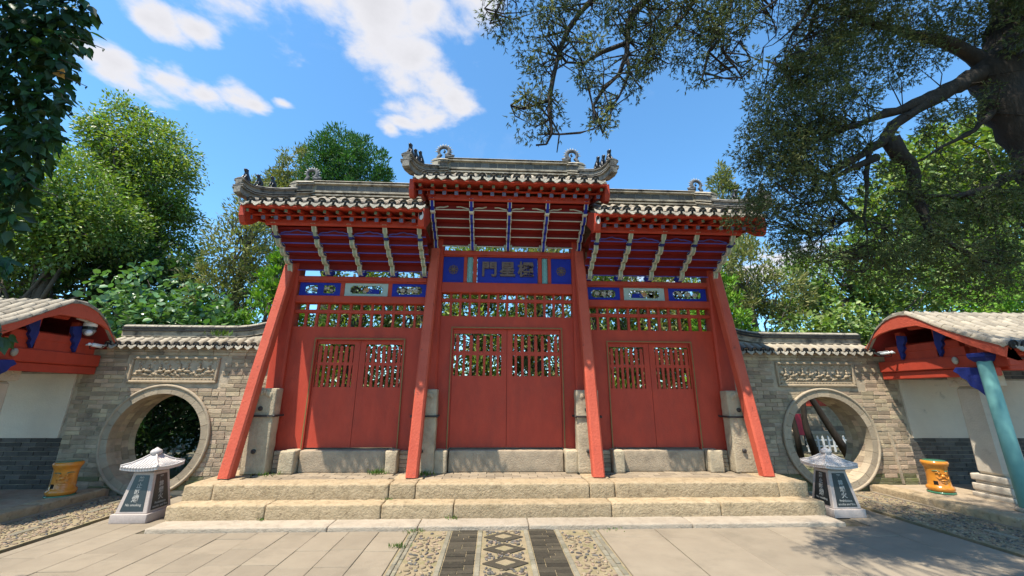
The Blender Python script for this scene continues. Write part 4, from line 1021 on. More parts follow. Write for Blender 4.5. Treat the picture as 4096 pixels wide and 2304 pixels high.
    MB().frustum((s*cx_, cy_), .075, .075, .115, .115, 2.10, 2.16).box(s*cx_-.115, s*cx_+.115, cy_-.115, cy_+.115, 2.161, 2.225).obj('cap_block', NAVY, pv, bevel=.008)
    MB().ball((s*(TX-.02), -1.02, 2.15), .05, 8, 6, (.6, .9, 1.2)).obj('carved_boss', CARVEW, pv, True)
    pcx, pcy = 7.60, -.77
    MB().frustum((s*pcx, pcy), .20, .20, .185, .185, .44, 1.76).obj('stone_pillar', PILLAR, pv, bevel=.045)
    mb = MB()
    cpb = MB().box(s*pcx-.225, s*pcx+.225, pcy-.225, pcy+.225, 1.762, 2.0).obj('pillar_capital', PILLAR, pv, bevel=.012)
    mb = MB(); r6 = random.Random(5)
    for i in range(9):
        y_, z_ = pcy-.15+.3*r6.random(), 1.80+.16*r6.random(); mb.tube([(s*(pcx-.226), y_+math.cos(t*.7)*.035, z_+math.sin(t*.7)*.03) for t in range(7)], .009, 5)
    mb.obj('capital_carving', PILLAR, cpb, True)
    for (hw, a, b) in ((.27, .10, .17), (.245, .171, .20), (.255, .201, .30), (.22, .301, .345), (.25, .346, .438)): rough_stone('pillar_base', PILLAR, s*(pcx-hw), s*(pcx+hw), pcy-hw, pcy+hw, a, b, pv, .015, .003, .2)
    # a second frame further along
    MB().frustum((s*9.3, pcy), .20, .20, .185, .185, .10, 2.0).obj('stone_pillar', PILLAR, pv, bevel=.045)
    B(s*7.3, s*10.4, -1.47, -1.33, 1.98, 2.14).obj('front_beam', RED, pv, bevel=.012)

# ================================================================== CARVED NO-SMOKING STONES
def stone_sign(cx, cy, label, front, side, sgn):
    t = root('stone_sign'); tag(t, label, 'sign', 'lantern shaped no smoking stones')
    rough_stone('base', GRANITE, cx-.225, cx+.225, cy-.225, cy+.225, .0, .105, t, .006, .001, .4)
    bd = MB().frustum((cx, cy), .198, .198, .128, .128, .106, .585).obj('body', GRANITE, t, bevel=.006)
    B(cx-.105, cx+.105, cy-.105, cy+.105, .586, .635).obj('neck', GRANITE, t)
    # curved hipped roof with scalloped eaves
    mb = MB(); n = 8; prof = [(.235, .655), (.16, .69), (.095, .735), (.04, .785)]
    ring = []
    for (h, z) in prof:
        for k in range(4*n):
            sd_, u = divmod(k, n); u = u/n*2-1; lift = .02*(abs(u)**2.2)*(h/.235)**2; c = [(u, -1), (1, u), (-u, 1), (-1, -u)][sd_]
            ridge_ = .006*(1 if k % 2 else -1)*(h/.235); ring.append((cx+c[0]*h, cy+c[1]*h, z+lift+ridge_*0))
    m4 = 4*n
    fs = [(i*m4+j, i*m4+(j+1) % m4, (i+1)*m4+(j+1) % m4, (i+1)*m4+j) for i in range(3) for j in range(m4)] + [tuple((3*m4)+j for j in range(m4))]
    low = [(x_, y_, z_-.045) for x_, y_, z_ in ring[:m4]]
    ring2 = ring+low; o_ = len(ring); fs += [(j, o_+j, o_+(j+1) % m4, (j+1) % m4) for j in range(m4)] + [tuple(o_+j for j in range(m4-1, -1, -1))]
    rf = mb.add(ring2, fs).obj('sign_roof', GRANITEW, t)
    sc = MB(); rb = MB()
    for sd_ in range(4):
        for i in range(13):
            u = -1+2*(i+.5)/13; lift = .02*(abs(u)**2.2); c = [(u, -1), (1, u), (-u, 1), (-1, -u)][sd_]
            sc.ball((cx+c[0]*.233, cy+c[1]*.233, .648+lift), .0175, 7, 4, (1, 1, .8))
            P_ = []
            for h, z in prof[:3]:
                if abs(u)*.235 < h: cc = [(u*.235/h, -1), (1, u*.235/h), (-u*.235/h, 1), (-1, -u*.235/h)][sd_]; P_.append((cx+cc[0]*h, cy+cc[1]*h, z+.002+.02*(abs(u*.235/h)**2.2)*(h/.235)**2))
            if len(P_) > 1: rb.tube(P_, .0075, 5)
        c = [(-1, -1), (1, -1), (1, 1), (-1, 1)][sd_]; rb.tube([(cx+c[0]*h, cy+c[1]*h, z+.006+.02*(h/.235)**2) for h, z in prof], .011, 6)
    sc.obj('eave_scallops', GRANITEW, rf, True); rb.obj('roof_ribs', GRANITEW, rf, True)
    MB().lathe([(.035, .775), (.062, .80), (.068, .822), (.055, .845), (.028, .86), (.006, .878)], 16, (cx, cy, 0)).obj('finial', GRANITEW, t, True)
    tilt = math.atan2(.07, .479)
    def face(rz, big, small):
        mt = T(cx, cy, 0) @ RZ(rz) @ T(0, -.163, .345) @ RX(-tilt)
        pl = MB().add([(-.142, -.004, -.215), (.142, -.004, -.215), (.088, -.004, .205), (-.088, -.004, .205), (-.142, .01, -.215), (.142, .01, -.215), (.088, .01, .205), (-.088, .01, .205)], [(0, 1, 2, 3), (0, 4, 5, 1), (1, 5, 6, 2), (2, 6, 7, 3), (3, 7, 4, 0)]).obj('black_panel', SLATE, t); pl.matrix_basis = mt
        for i, ch in enumerate(big):
            put('character', text_mesh(ch, .066+.006*i, LETTER, .001, .0016), pl, T(0, -.0055, .155-.077*i) @ RX(math.pi/2))
        for i, ln in enumerate(small): put('lettering', text_mesh(ln, .04, LETTER, .001, .0006), pl, T(0, -.0055, -.142-.042*i) @ RX(math.pi/2))
    face(0, *front); face(math.pi/2*sgn, *side)
    return t
NS = ('禁止吸烟', ['No smoking']); NF = ('严禁烟火', ['Prohibition', 'smoke and fire'])
stone_sign(-4.83, -.96, 'carved granite no smoking stone beside the steps, its black panels reading 禁止吸烟 to the front', NS, NF, 1)
stone_sign(4.66, -1.0, 'carved granite no smoking stone in tree shade, its black panels reading 严禁烟火 to the front', NF, NS, -1)

# ================================================================== GLAZED STOOLS
def stool(cx, cy, label, rz):
    t = root('ceramic_stool'); tag(t, label, 'stool', 'amber glazed stools by the moon gates'); z0 = .11
    MB().lathe([(.165, 0), (.172, .015), (.165, .03), (.150, .032)], 22, (cx, cy, z0)).obj('green_foot', GLAZEG, t, True)
    bd = MB().lathe([(.150, .03), (.165, .05), (.172, .075), (.165, .10), (.148, .115), (.142, .125), (.137, .2), (.134, .28), (.136, .345), (.142, .385), (.154, .41), (.166, .43), (.172, .452), (.165, .475), (.15, .485)], 26, (cx, cy, z0)).obj('body', GLAZE, t, True)
    MB().lathe([(.149, .486), (.13, .494), (.02, .497)], 22, (cx, cy, z0)).obj('green_top', GLAZEG, t, True)
    mt = T(cx, cy, z0) @ RZ(rz)
    def relief(nm, mb, mat): o = mb.obj(nm, mat, t, True); o.matrix_basis = mt
    mb = MB().ball((0, -.138, .265), .028, 8, 5, (1.1, .8, .9))
    for sx in (-1, 1):
        mb.tube([(sx*.018, -0.137, .30), (sx*.05, -0.132, .325), (sx*.085, -0.114, .31)], [.009, .011, .005], 6); mb.ball((sx*.045, -0.134, .30), .014, 7, 5)
        mb.tube([(sx*.02, -0.140, .245), (sx*.06, -0.131, .225), (sx*.075, -0.122, .26)], [.008, .009, .004], 6)
    mb.tube([(-.045, -0.137, .20), (0, -0.143, .208), (.045, -0.137, .20)], [.006, .013, .006], 6); mb.tube([(-.035, -0.137, .175), (0, -0.142, .168), (.035, -0.137, .175)], [.005, .009, .005], 6)
    relief('lion_face', mb, GLAZE)
    mb = MB()
    for sx in (-1, 1): mb.tube([(sx*.03, -0.138, .335), (sx*.06, -0.128, .345), (sx*.095, -0.104, .34), (sx*.11, -.06, .33)], .006, 5)
    relief('green_brows', mb, GLAZEG)
    o = MB().box(-.027, .027, -.1425, -.11, .13, .19).obj('opening', DARK, t, bevel=.004); o.matrix_basis = T(cx, cy, z0) @ RZ(rz-.75)  # solid dark block painted as the shade of a hole
stool(6.98, -.36, 'amber glazed lion face stool standing in sunlight beside the stone pillar', -.35)
stool(-6.62, -.24, 'amber glazed stool in deep shade beside the dark wall plinth', .6)

# ================================================================== SECURITY CAMERAS
def bullet(x, y, z, s, d, label):
    t = root('security_camera'); tag(t, label, 'camera')
    dv = Vector(d).normalized(); p = Vector((x, y, z)); up = Vector((0, 0, 1))
    MB().tube([p-dv*.065, p+dv*.065], [.027, .027], 14).obj('housing', WHITEP, t, True); MB().bar(p-dv*.055+up*.03, p+dv*.095+up*.027, .06, .007).obj('sun_shield', WHITEP, t, bevel=.003)
    MB().tube([p+dv*.0655, p+dv*.073], [.022, .019], 14).obj('lens', BLACKP, t)
    e = p-dv*.10; MB().tube([p-dv*.06, e, e+Vector((s*.05, 0, -.01))], [.014, .016, .016], 8).obj('arm', WHITEP, t, True); MB().ball(tuple(e), .027, 10, 6).obj('joint', WHITEP, t, True)
    MB().tube([e, e+Vector((s*.02, .05, -.07)), e+Vector((s*.06, .2, -.06)), e+Vector((s*.05, .3, .0))], .006, 5).obj('cable', BLACKP, t)
bullet(-6.90, -.03, 2.36, -1, (.25, .95, -.12), 'white bullet camera under the shaded gable, below the dome camera')
bullet(6.90, -.06, 2.36, 1, (-.45, .85, -.06), 'white bullet camera under the sunlit gable above the tie beam')
t = root('dome_camera'); tag(t, 'white dome camera with black band hanging in the shaded gable', 'camera')
cx, cy, cz = -6.99, -.13, 2.66
MB().lathe([(.088, -.0), (.086, .05), (.07, .10), (.04, .125), (.004, .13)], 18, (cx, cy, cz)).obj('dome_cap', WHITEP, t, True); MB().lathe([(.09, -.045), (.092, -.0008)], 18, (cx, cy, cz)).obj('band', BLACKP, t)
MB().lathe([(.086, -.046), (.084, -.07), (.06, -.125), (.03, -.15), (.004, -.155)], 18, (cx, cy, cz)).obj('dome_shell', M('grey_plastic', (.2, .21, .22), (.18, .19, .2), 9, .3, 0, spec=.5), t, True)
MB().ball((cx+.04, cy-.04, cz-.10), .05, 10, 6).obj('lens_unit', WHITEP, t, True); MB().bar((cx, cy-.02, cz+.09), (cx-.03, cy-.20, cz+.12), .05, .05).obj('mount_arm', WHITEP, t)
# ================================================================== VEGETATION
def rand_unit(rg, n):
    v = rg.normal(size=(n, 3)); return v/np.linalg.norm(v, axis=1)[:, None]
def mesh_np(name, V, F, mat, smooth=False):
    """V (n,3), F (m,k) all the same size"""
    me = bpy.data.meshes.new(name); n, k = F.shape
    me.vertices.add(len(V)); me.vertices.foreach_set('co', np.asarray(V, np.float32).ravel())
    me.loops.add(n*k); me.loops.foreach_set('vertex_index', F.astype(np.int32).ravel())
    me.polygons.add(n); me.polygons.foreach_set('loop_start', np.arange(0, n*k, k, dtype=np.int32)); me.polygons.foreach_set('loop_total', np.full(n, k, np.int32))
    me.update(calc_edges=True); me.materials.append(mat); return me
LEAF = {  # outline in (along, across, up); two faces meeting at the midrib
    'lance': (np.array([(0, 0, 0), (.45, .5, .10), (1, 0, 0), (.45, -.5, .10)], float), np.array([(0, 2, 1), (0, 3, 2)])),
    'point': (np.array([(0, 0, 0), (.2, .36, .06), (.5, .43, .08), (.8, .17, .03), (1.06, 0, -.06), (.8, -.17, .03), (.5, -.43, .08), (.2, -.36, .06)], float), np.array([(0, 4, 3, 2, 1), (0, 7, 6, 5, 4)])),
    'round': (np.array([(0, 0, 0), (.25, .46, .07), (.7, .42, .07), (1, 0, -.05), (.7, -.42, .07), (.25, -.46, .07)], float), np.array([(0, 3, 2, 1), (0, 5, 4, 3)])),
}
def leaf_arrays(P, D, Nn, L, Wd, shape):
    pts, fc = LEAF[shape]; D = D/np.linalg.norm(D, axis=1)[:, None]
    A = np.cross(Nn, D); A /= (np.linalg.norm(A, axis=1)[:, None]+1e-9); U = np.cross(D, A)
    V = P[:, None, :] + D[:, None, :]*(pts[None, :, 0, None]*L[:, None, None]) + A[:, None, :]*(pts[None, :, 1, None]*Wd[:, None, None]) + U[:, None, :]*(pts[None, :, 2, None]*L[:, None, None])
    k = len(pts); F = (fc[None]+(np.arange(len(P))*k)[:, None, None]).reshape(-1, fc.shape[1]); return V.reshape(-1, 3), F
def crown_points(rg, lumps, per, shell=.62, csize=.30, flat=1.0, floor=None):
    """clumps of leaves spread over and inside lumpy ellipsoids -> positions, outward directions"""
    Ps, Ds = [], []
    for (c, r) in lumps:
        c = np.array(c, float); r = np.array(r, float); n = max(6, int(per[0]*(r[0]*r[2]+r[1]*r[2])/2))
        u = rand_unit(rg, n); rad = shell+(1.02-shell)*rg.random(n)**.7; rad = np.where(rg.random(n) < .15, rad*.6, rad)
        cc = c+u*r*rad[:, None]
        cr = csize*np.mean(r)**.5*rg.uniform(.6, 1.3, n)
        m = per[1]; o = rand_unit(rg, n*m)*(rg.random(n*m)**.45)[:, None]*np.repeat(cr, m)[:, None]; o[:, 2] *= flat
        Ps.append(np.repeat(cc, m, 0)+o); Ds.append(o/(np.repeat(cr, m)[:, None]+1e-6)+np.repeat(u, m, 0)*.6)
    return np.concatenate(Ps), np.concatenate(Ds)
def limb(mb, a, b, r0, r1, rg, n=5, wob=.06):
    a, b = np.array(a, float), np.array(b, float); L = np.linalg.norm(b-a); P = [a+(b-a)*i/n + (rg.normal(size=3)*wob*L if 0 < i < n else 0) for i in range(n+1)]
    mb.tube([tuple(p) for p in P], [r0+(r1-r0)*i/n for i in range(n+1)], 7)
def tree(name, label, cat, base, lumps, mat, seed, style='broad', per=(55, 26), L=(.13, .2), wr=.5, tr=.12, csize=.30, group=None, parts=0, shell=.62, bark=None, nl=7, up=.25):
    rg = np.random.default_rng(seed); t = root(name); tag(t, label, cat, group)
    top = max(lumps, key=lambda l: l[0][2]+l[1][2]*.3)[0]; mb = MB()
    z1 = top[2]; bx = np.array(base, float)
    mid = bx+(np.array(top)-bx)*.6+rg.normal(size=3)*.1
    mb.tube([tuple(bx-[0, 0, .1]), tuple(bx+(mid-bx)*.5+rg.normal(size=3)*.06), tuple(mid), tuple(np.array(top, float))], [tr*1.3, tr, tr*.75, tr*.25], 9)
    for (c, r) in lumps:
        for k in range(nl):
            e = np.array(c)+rand_unit(rg, 1)[0]*np.array(r)*.8; s0 = bx+(mid-bx)*rg.uniform(.55, 1.0) if rg.random() < .6 else np.array(top)*.5+mid*.5; limb(mb, s0, e, tr*.3, tr*.07, rg)
    mb.obj('trunk', bark or BARKG, t, True)
    P, D = crown_points(rg, lumps, per, shell, csize)
    n = len(P)
    if style == 'broad': D = D+rg.normal(size=(n, 3))*.8+np.array([0, 0, -.25]); Nn = rg.normal(size=(n, 3))*.55+np.array([-.2, -.3, 1.0]); shp = 'lance'
    elif style == 'big': D = D*.4+rg.normal(size=(n, 3))*.8+np.array([0, -.1, -.3]); Nn = rg.normal(size=(n, 3))*.5+np.array([-.1, -.25, 1.0]); shp = 'round'
    else: D = D*.8+rg.normal(size=(n, 3))*.55+np.array([0, 0, up*2]); Nn = rg.normal(size=(n, 3))+np.array([0, -.3, .3]); shp = 'lance'
    Ls = rg.uniform(L[0], L[1], n); Ws = Ls*wr*rg.uniform(.8, 1.2, n)
    if parts:
        sc_ = -(P[:, 1])*1.0+P[:, 2]*.5; idx = np.argsort(-sc_); a, b = idx[:parts], idx[parts:]
        for i in a:
            V, F = leaf_arrays(P[i:i+1], D[i:i+1], Nn[i:i+1], Ls[i:i+1], Ws[i:i+1], shp); put('leaf', mesh_np('leaf', V, F, mat), t)
        V, F = leaf_arrays(P[b], D[b], Nn[b], Ls[b], Ws[b], shp)
    else: V, F = leaf_arrays(P, D, Nn, Ls, Ws, shp)
    put('crown', mesh_np('crown', V, F, mat), t, kind='stuff')
    return t

# --- behind the left wall
tree('broadleaf_tree', 'tall broadleaf tree with lit yellow-green crown behind the left pavilion', 'tree', (-14.2, 7.5, 0), [((-15.0, 7.4, 11.2), (1.3, 1.5, 1.5)), ((-14.0, 7.4, 10.3), (1.5, 1.6, 1.7)), ((-13.0, 7.2, 9.0), (1.2, 1.3, 1.5)), ((-15.6, 7.4, 9.0), (1.6, 1.6, 2.0)), ((-12.6, 7.2, 7.9), (.95, 1.1, 1.1)), ((-13.6, 7.2, 7.2), (1.3, 1.4, 1.3)), ((-12.3, 7.4, 6.6), (.8, 1, .7)), ((-11.9, 7.4, 5.8), (.7, .8, .6))], L_BRY, 1, per=(36, 84), L=(.10, .17), tr=.25, csize=.40, shell=.66)
tree('broadleaf_tree', 'broadleaf tree with fresh green leaves standing in front of the tallest one', 'tree', (-13.4, 4.8, 0), [((-13.4, 4.7, 7.3), (1.6, 1.5, 1.7)), ((-12.5, 4.6, 6.2), (1.3, 1.2, 1.3)), ((-14.3, 4.8, 6.2), (1.5, 1.4, 1.8))], L_BRD, 2, per=(38, 80), L=(.10, .165), tr=.2, csize=.38, shell=.66)
tree('broadleaf_tree', 'low broadleaf tree coloured dark for shade, filling the gap above the left pavilion roof', 'tree', (-14.6, 6.0, 0), [((-14.8, 6.0, 4.7), (3.4, 1.6, 1.5)), ((-12.2, 6.2, 5.0), (1.5, 1.4, 1.5)), ((-10.8, 6.4, 4.6), (1.3, 1.3, 1.4)), ((-18, 6.5, 6), (2.5, 2, 3))], L_VIN, 3, per=(36, 28), L=(.16, .26), tr=.2)  # dark creeper leaf colour stands in for the shade on this tree
tree('round_leaf_shrub', 'shrub with glossy round leaves rising above the left brick wall', 'shrub', (-7.4, 1.9, 0), [((-8.0, 2.0, 3.55), (1.15, .75, .78)), ((-7.2, 1.9, 3.30), (1.0, .7, .62)), ((-6.5, 1.8, 2.9), (.6, .5, .34)), ((-5.95, 1.75, 2.86), (.45, .4, .32)), ((-7.3, 1.9, 2.4), (1.5, .7, .8))], L_BIG, 4, 'big', per=(60, 22), L=(.10, .15), wr=.95, tr=.06, parts=300)
tree('cypress_tree', 'olive cypress with open crown left of the gate, behind the bright cone shrub', 'tree', (-8.1, 5.2, 0), [((-8.0, 5.0, 6.0), (1.15, 1.0, 1.5)), ((-8.5, 5.1, 4.6), (1.1, 1.0, 1.2)), ((-7.3, 5.1, 5.2), (.8, .8, 1.2)), ((-8.2, 5.4, 7.7), (.75, .7, 1.0))], L_CYPO, 5, 'cyp', per=(60, 30), L=(.12, .22), wr=.26, tr=.16, csize=.24)
tree('cypress_tree', 'olive cypress top leaning beside the dense green juniper behind the roof', 'tree', (-9.0, 9.2, 0), [((-9.0, 9.0, 10.6), (1.0, 1.0, 1.7)), ((-9.7, 9.0, 9.6), (.9, .9, 1.4)), ((-8.4, 9, 9.3), (1, 1, 1.8))], L_CYPO, 6, 'cyp', per=(60, 30), L=(.14, .26), wr=.28, tr=.18, csize=.22)
tree('juniper_tree', 'dense dark green juniper with a domed crown behind the left roof', 'tree', (-6.6, 8.2, 0), [((-6.9, 8.0, 11.2), (1.1, 1.1, 1.2)), ((-6.0, 8.0, 10.6), (1.25, 1.2, 1.3)), ((-7.2, 8.0, 10.2), (1.1, 1.1, 1.4)), ((-5.5, 8.0, 9.8), (.9, 1.0, .9)), ((-6.4, 8, 8.8), (1.6, 1.4, 1.5))], L_JUN, 7, 'cyp', per=(75, 36), L=(.12, .22), wr=.3, tr=.2, csize=.24, shell=.8)
def cone_lumps(x, y, z0, z1, r): return [((x+rnd.uniform(-.05, .05), y, z0+(z1-z0)*t), (r*(1-t)**.8+.07,)*2+((z1-z0)*.13,)) for t in (.04, .2, .36, .52, .66, .79, .9, .97)]
tree('arborvitae', 'bright green cone shaped arborvitae just left of the red gate', 'shrub', (-5.35, 2.3, 0), cone_lumps(-5.35, 2.3, 2.1, 5.15, .9), L_ARB, 8, 'cyp', per=(150, 26), L=(.09, .15), wr=.34, tr=.06, csize=.16, shell=.8, up=.4, nl=3)
tree('arborvitae', 'green cone shaped arborvitae half in shade right of the red gate', 'shrub', (5.25, 2.3, 0), cone_lumps(5.28, 2.3, 2.1, 5.2, .92), L_ARB, 9, 'cyp', per=(150, 26), L=(.09, .15), wr=.34, tr=.06, csize=.16, shell=.8, up=.4, nl=3)
# --- behind the gate: a row of cypresses seen through the lattice
for i, (x, y, h) in enumerate(((-4.4, 4.4, 6.3), (-2.6, 5.2, 6.8), (-.7, 4.5, 6.6), (1.1, 5.3, 7.0), (2.9, 4.7, 6.6), (4.6, 5.4, 6.3), (6.3, 5.8, 6.2))):
    tree('cypress_tree', ['cypress seen through the lattice beside the left outer post', 'cypress seen through the left door bars', 'cypress seen through the left half of the centre doors', 'cypress seen through the right half of the centre doors', 'cypress behind the right inner brace and door', 'cypress seen through the right door bars', 'cypress behind the right outer post'][i], 'tree', (x, y, 0), [((x, y, h*.8), (1.0, .9, 1.2)), ((x+.2, y, h*.55), (1.2, 1.0, 1.2)), ((x-.1, y, h*.27), (1.15, .9, 1.1))], L_CYPO if i % 2 else L_BRY, 30+i, 'cyp', per=(62, 26), L=(.14, .22), wr=.36, tr=.14, csize=.26, group='cypress row behind the gate')
hd = root('hedge'); tag(hd, 'hedge added to screen bright sky behind the cypress row, seen through the door bars', 'hedge')  # made-up foliage bank that hides the bright horizon sky
rgh = np.random.default_rng(91); nh = 15000; Ph = np.stack([rgh.uniform(-8, 9, nh), 7.4+rgh.normal(size=nh)*.28, rgh.uniform(0, 1, nh)**.85*4.4+rgh.normal(size=nh)*.12], 1); Ph[:, 2] = np.maximum(Ph[:, 2], .06)
V, F = leaf_arrays(Ph, rgh.normal(size=(nh, 3))+np.array([0, -.6, .2]), rgh.normal(size=(nh, 3))+np.array([0, -.5, .6]), rgh.uniform(.14, .24, nh), rgh.uniform(.07, .11, nh), 'lance'); put('foliage', mesh_np('foliage', V, F, L_JUN), hd, kind='stuff')
for xh in range(-8, 10): MB().tube([(xh, 7.5, -.1), (xh+.05, 7.45, 1.6), (xh-.05, 7.4, 3.4)], [.05, .04, .02], 6).obj('stem', BARKG, hd)
# --- behind the right wall
tree('cypress_tree', 'golden olive cypress right of the gate behind the shaded cone shrub', 'tree', (8.4, 5.2, 0), [((8.0, 5.0, 5.6), (.95, .9, 1.05)), ((8.9, 5.0, 4.7), (.95, .9, 1.1)), ((7.6, 5.1, 4.4), (.9, .8, 1.0))], L_CYPO, 10, 'cyp', per=(75, 30), L=(.12, .22), wr=.28, tr=.14, csize=.24)
tree('cypress_tree', 'slim cypress tip showing above the right roof ridge', 'tree', (10.3, 9.2, 0), [((10.25, 9.0, 11.3), (.5, .5, .75)), ((10.3, 9.0, 10.2), (.7, .7, 1.0)), ((10.3, 9, 8.8), (.9, .9, 1.1))], L_CYPO, 11, 'cyp', per=(75, 30), L=(.14, .24), wr=.28, tr=.12, csize=.22)
tree('broadleaf_tree', 'broadleaf tree with yellowish flower tips behind the right wall', 'tree', (12.4, 6.2, 0), [((11.4, 6.0, 5.7), (1.4, 1.3, 1.0)), ((12.9, 6.0, 5.9), (1.5, 1.4, 1.3)), ((14.4, 6.2, 5.4), (1.4, 1.4, 1.2)), ((10.6, 6, 4.5), (1.0, 1, .9)), ((12.5, 6, 4.3), (2.0, 1.2, .9))], L_BRD, 12, per=(34, 50), L=(.13, .21), tr=.2)
tree('broadleaf_tree', 'broadleaf tree above the right pavilion ridge', 'tree', (17.4, 7.2, 0), [((16.4, 7.0, 6.4), (1.8, 1.6, 1.4)), ((18.8, 7.0, 6.6), (2.0, 1.8, 1.6)), ((21, 7.2, 6.0), (2.0, 1.8, 1.8)), ((17.5, 7.2, 4.6), (2.2, 1.5, 1.0))], L_BRD, 13, per=(24, 44), L=(.17, .26), tr=.22)
tree('leafy_shrub', 'leafy shrub spilling over the right wall beside the pavilion gable', 'shrub', (7.6, 1.9, 0), [((7.9, 1.9, 3.25), (.85, .55, .5)), ((7.1, 1.85, 3.0), (.75, .5, .42)), ((8.5, 2.0, 3.3), (.7, .5, .55)), ((7.7, 1.9, 2.5), (1.2, .55, .6))], L_BRD, 14, 'big', per=(80, 24), L=(.08, .13), wr=.6, tr=.05)
tree('broadleaf_tree', 'tall backlit yellow-green tree beyond the dark cypress limbs', 'tree', (21.5, 9.5, 0), [((19.0, 9.0, 10.6), (2.0, 2.0, 1.6)), ((21.5, 9.0, 12.2), (2.4, 2.2, 2.2)), ((24.5, 9.2, 12.6), (2.6, 2.4, 2.4)), ((22.5, 9.0, 9.6), (2.6, 2.2, 1.8)), ((26, 9.4, 9.6), (2.4, 2.2, 2.2)), ((18.2, 9.2, 9.0), (1.2, 1.4, .9))], L_BRY, 15, per=(26, 26), L=(.26, .40), tr=.3)
tree('broadleaf_tree', 'small light green tree above the right end of the pavilion roof', 'tree', (14.8, 3.6, 0), [((14.5, 3.5, 4.5), (1.2, .9, .6)), ((15.8, 3.6, 4.6), (1.2, .9, .7)), ((15, 3.6, 3.8), (1.2, .9, .7))], L_ARB, 16, per=(50, 26), L=(.10, .16), tr=.1)

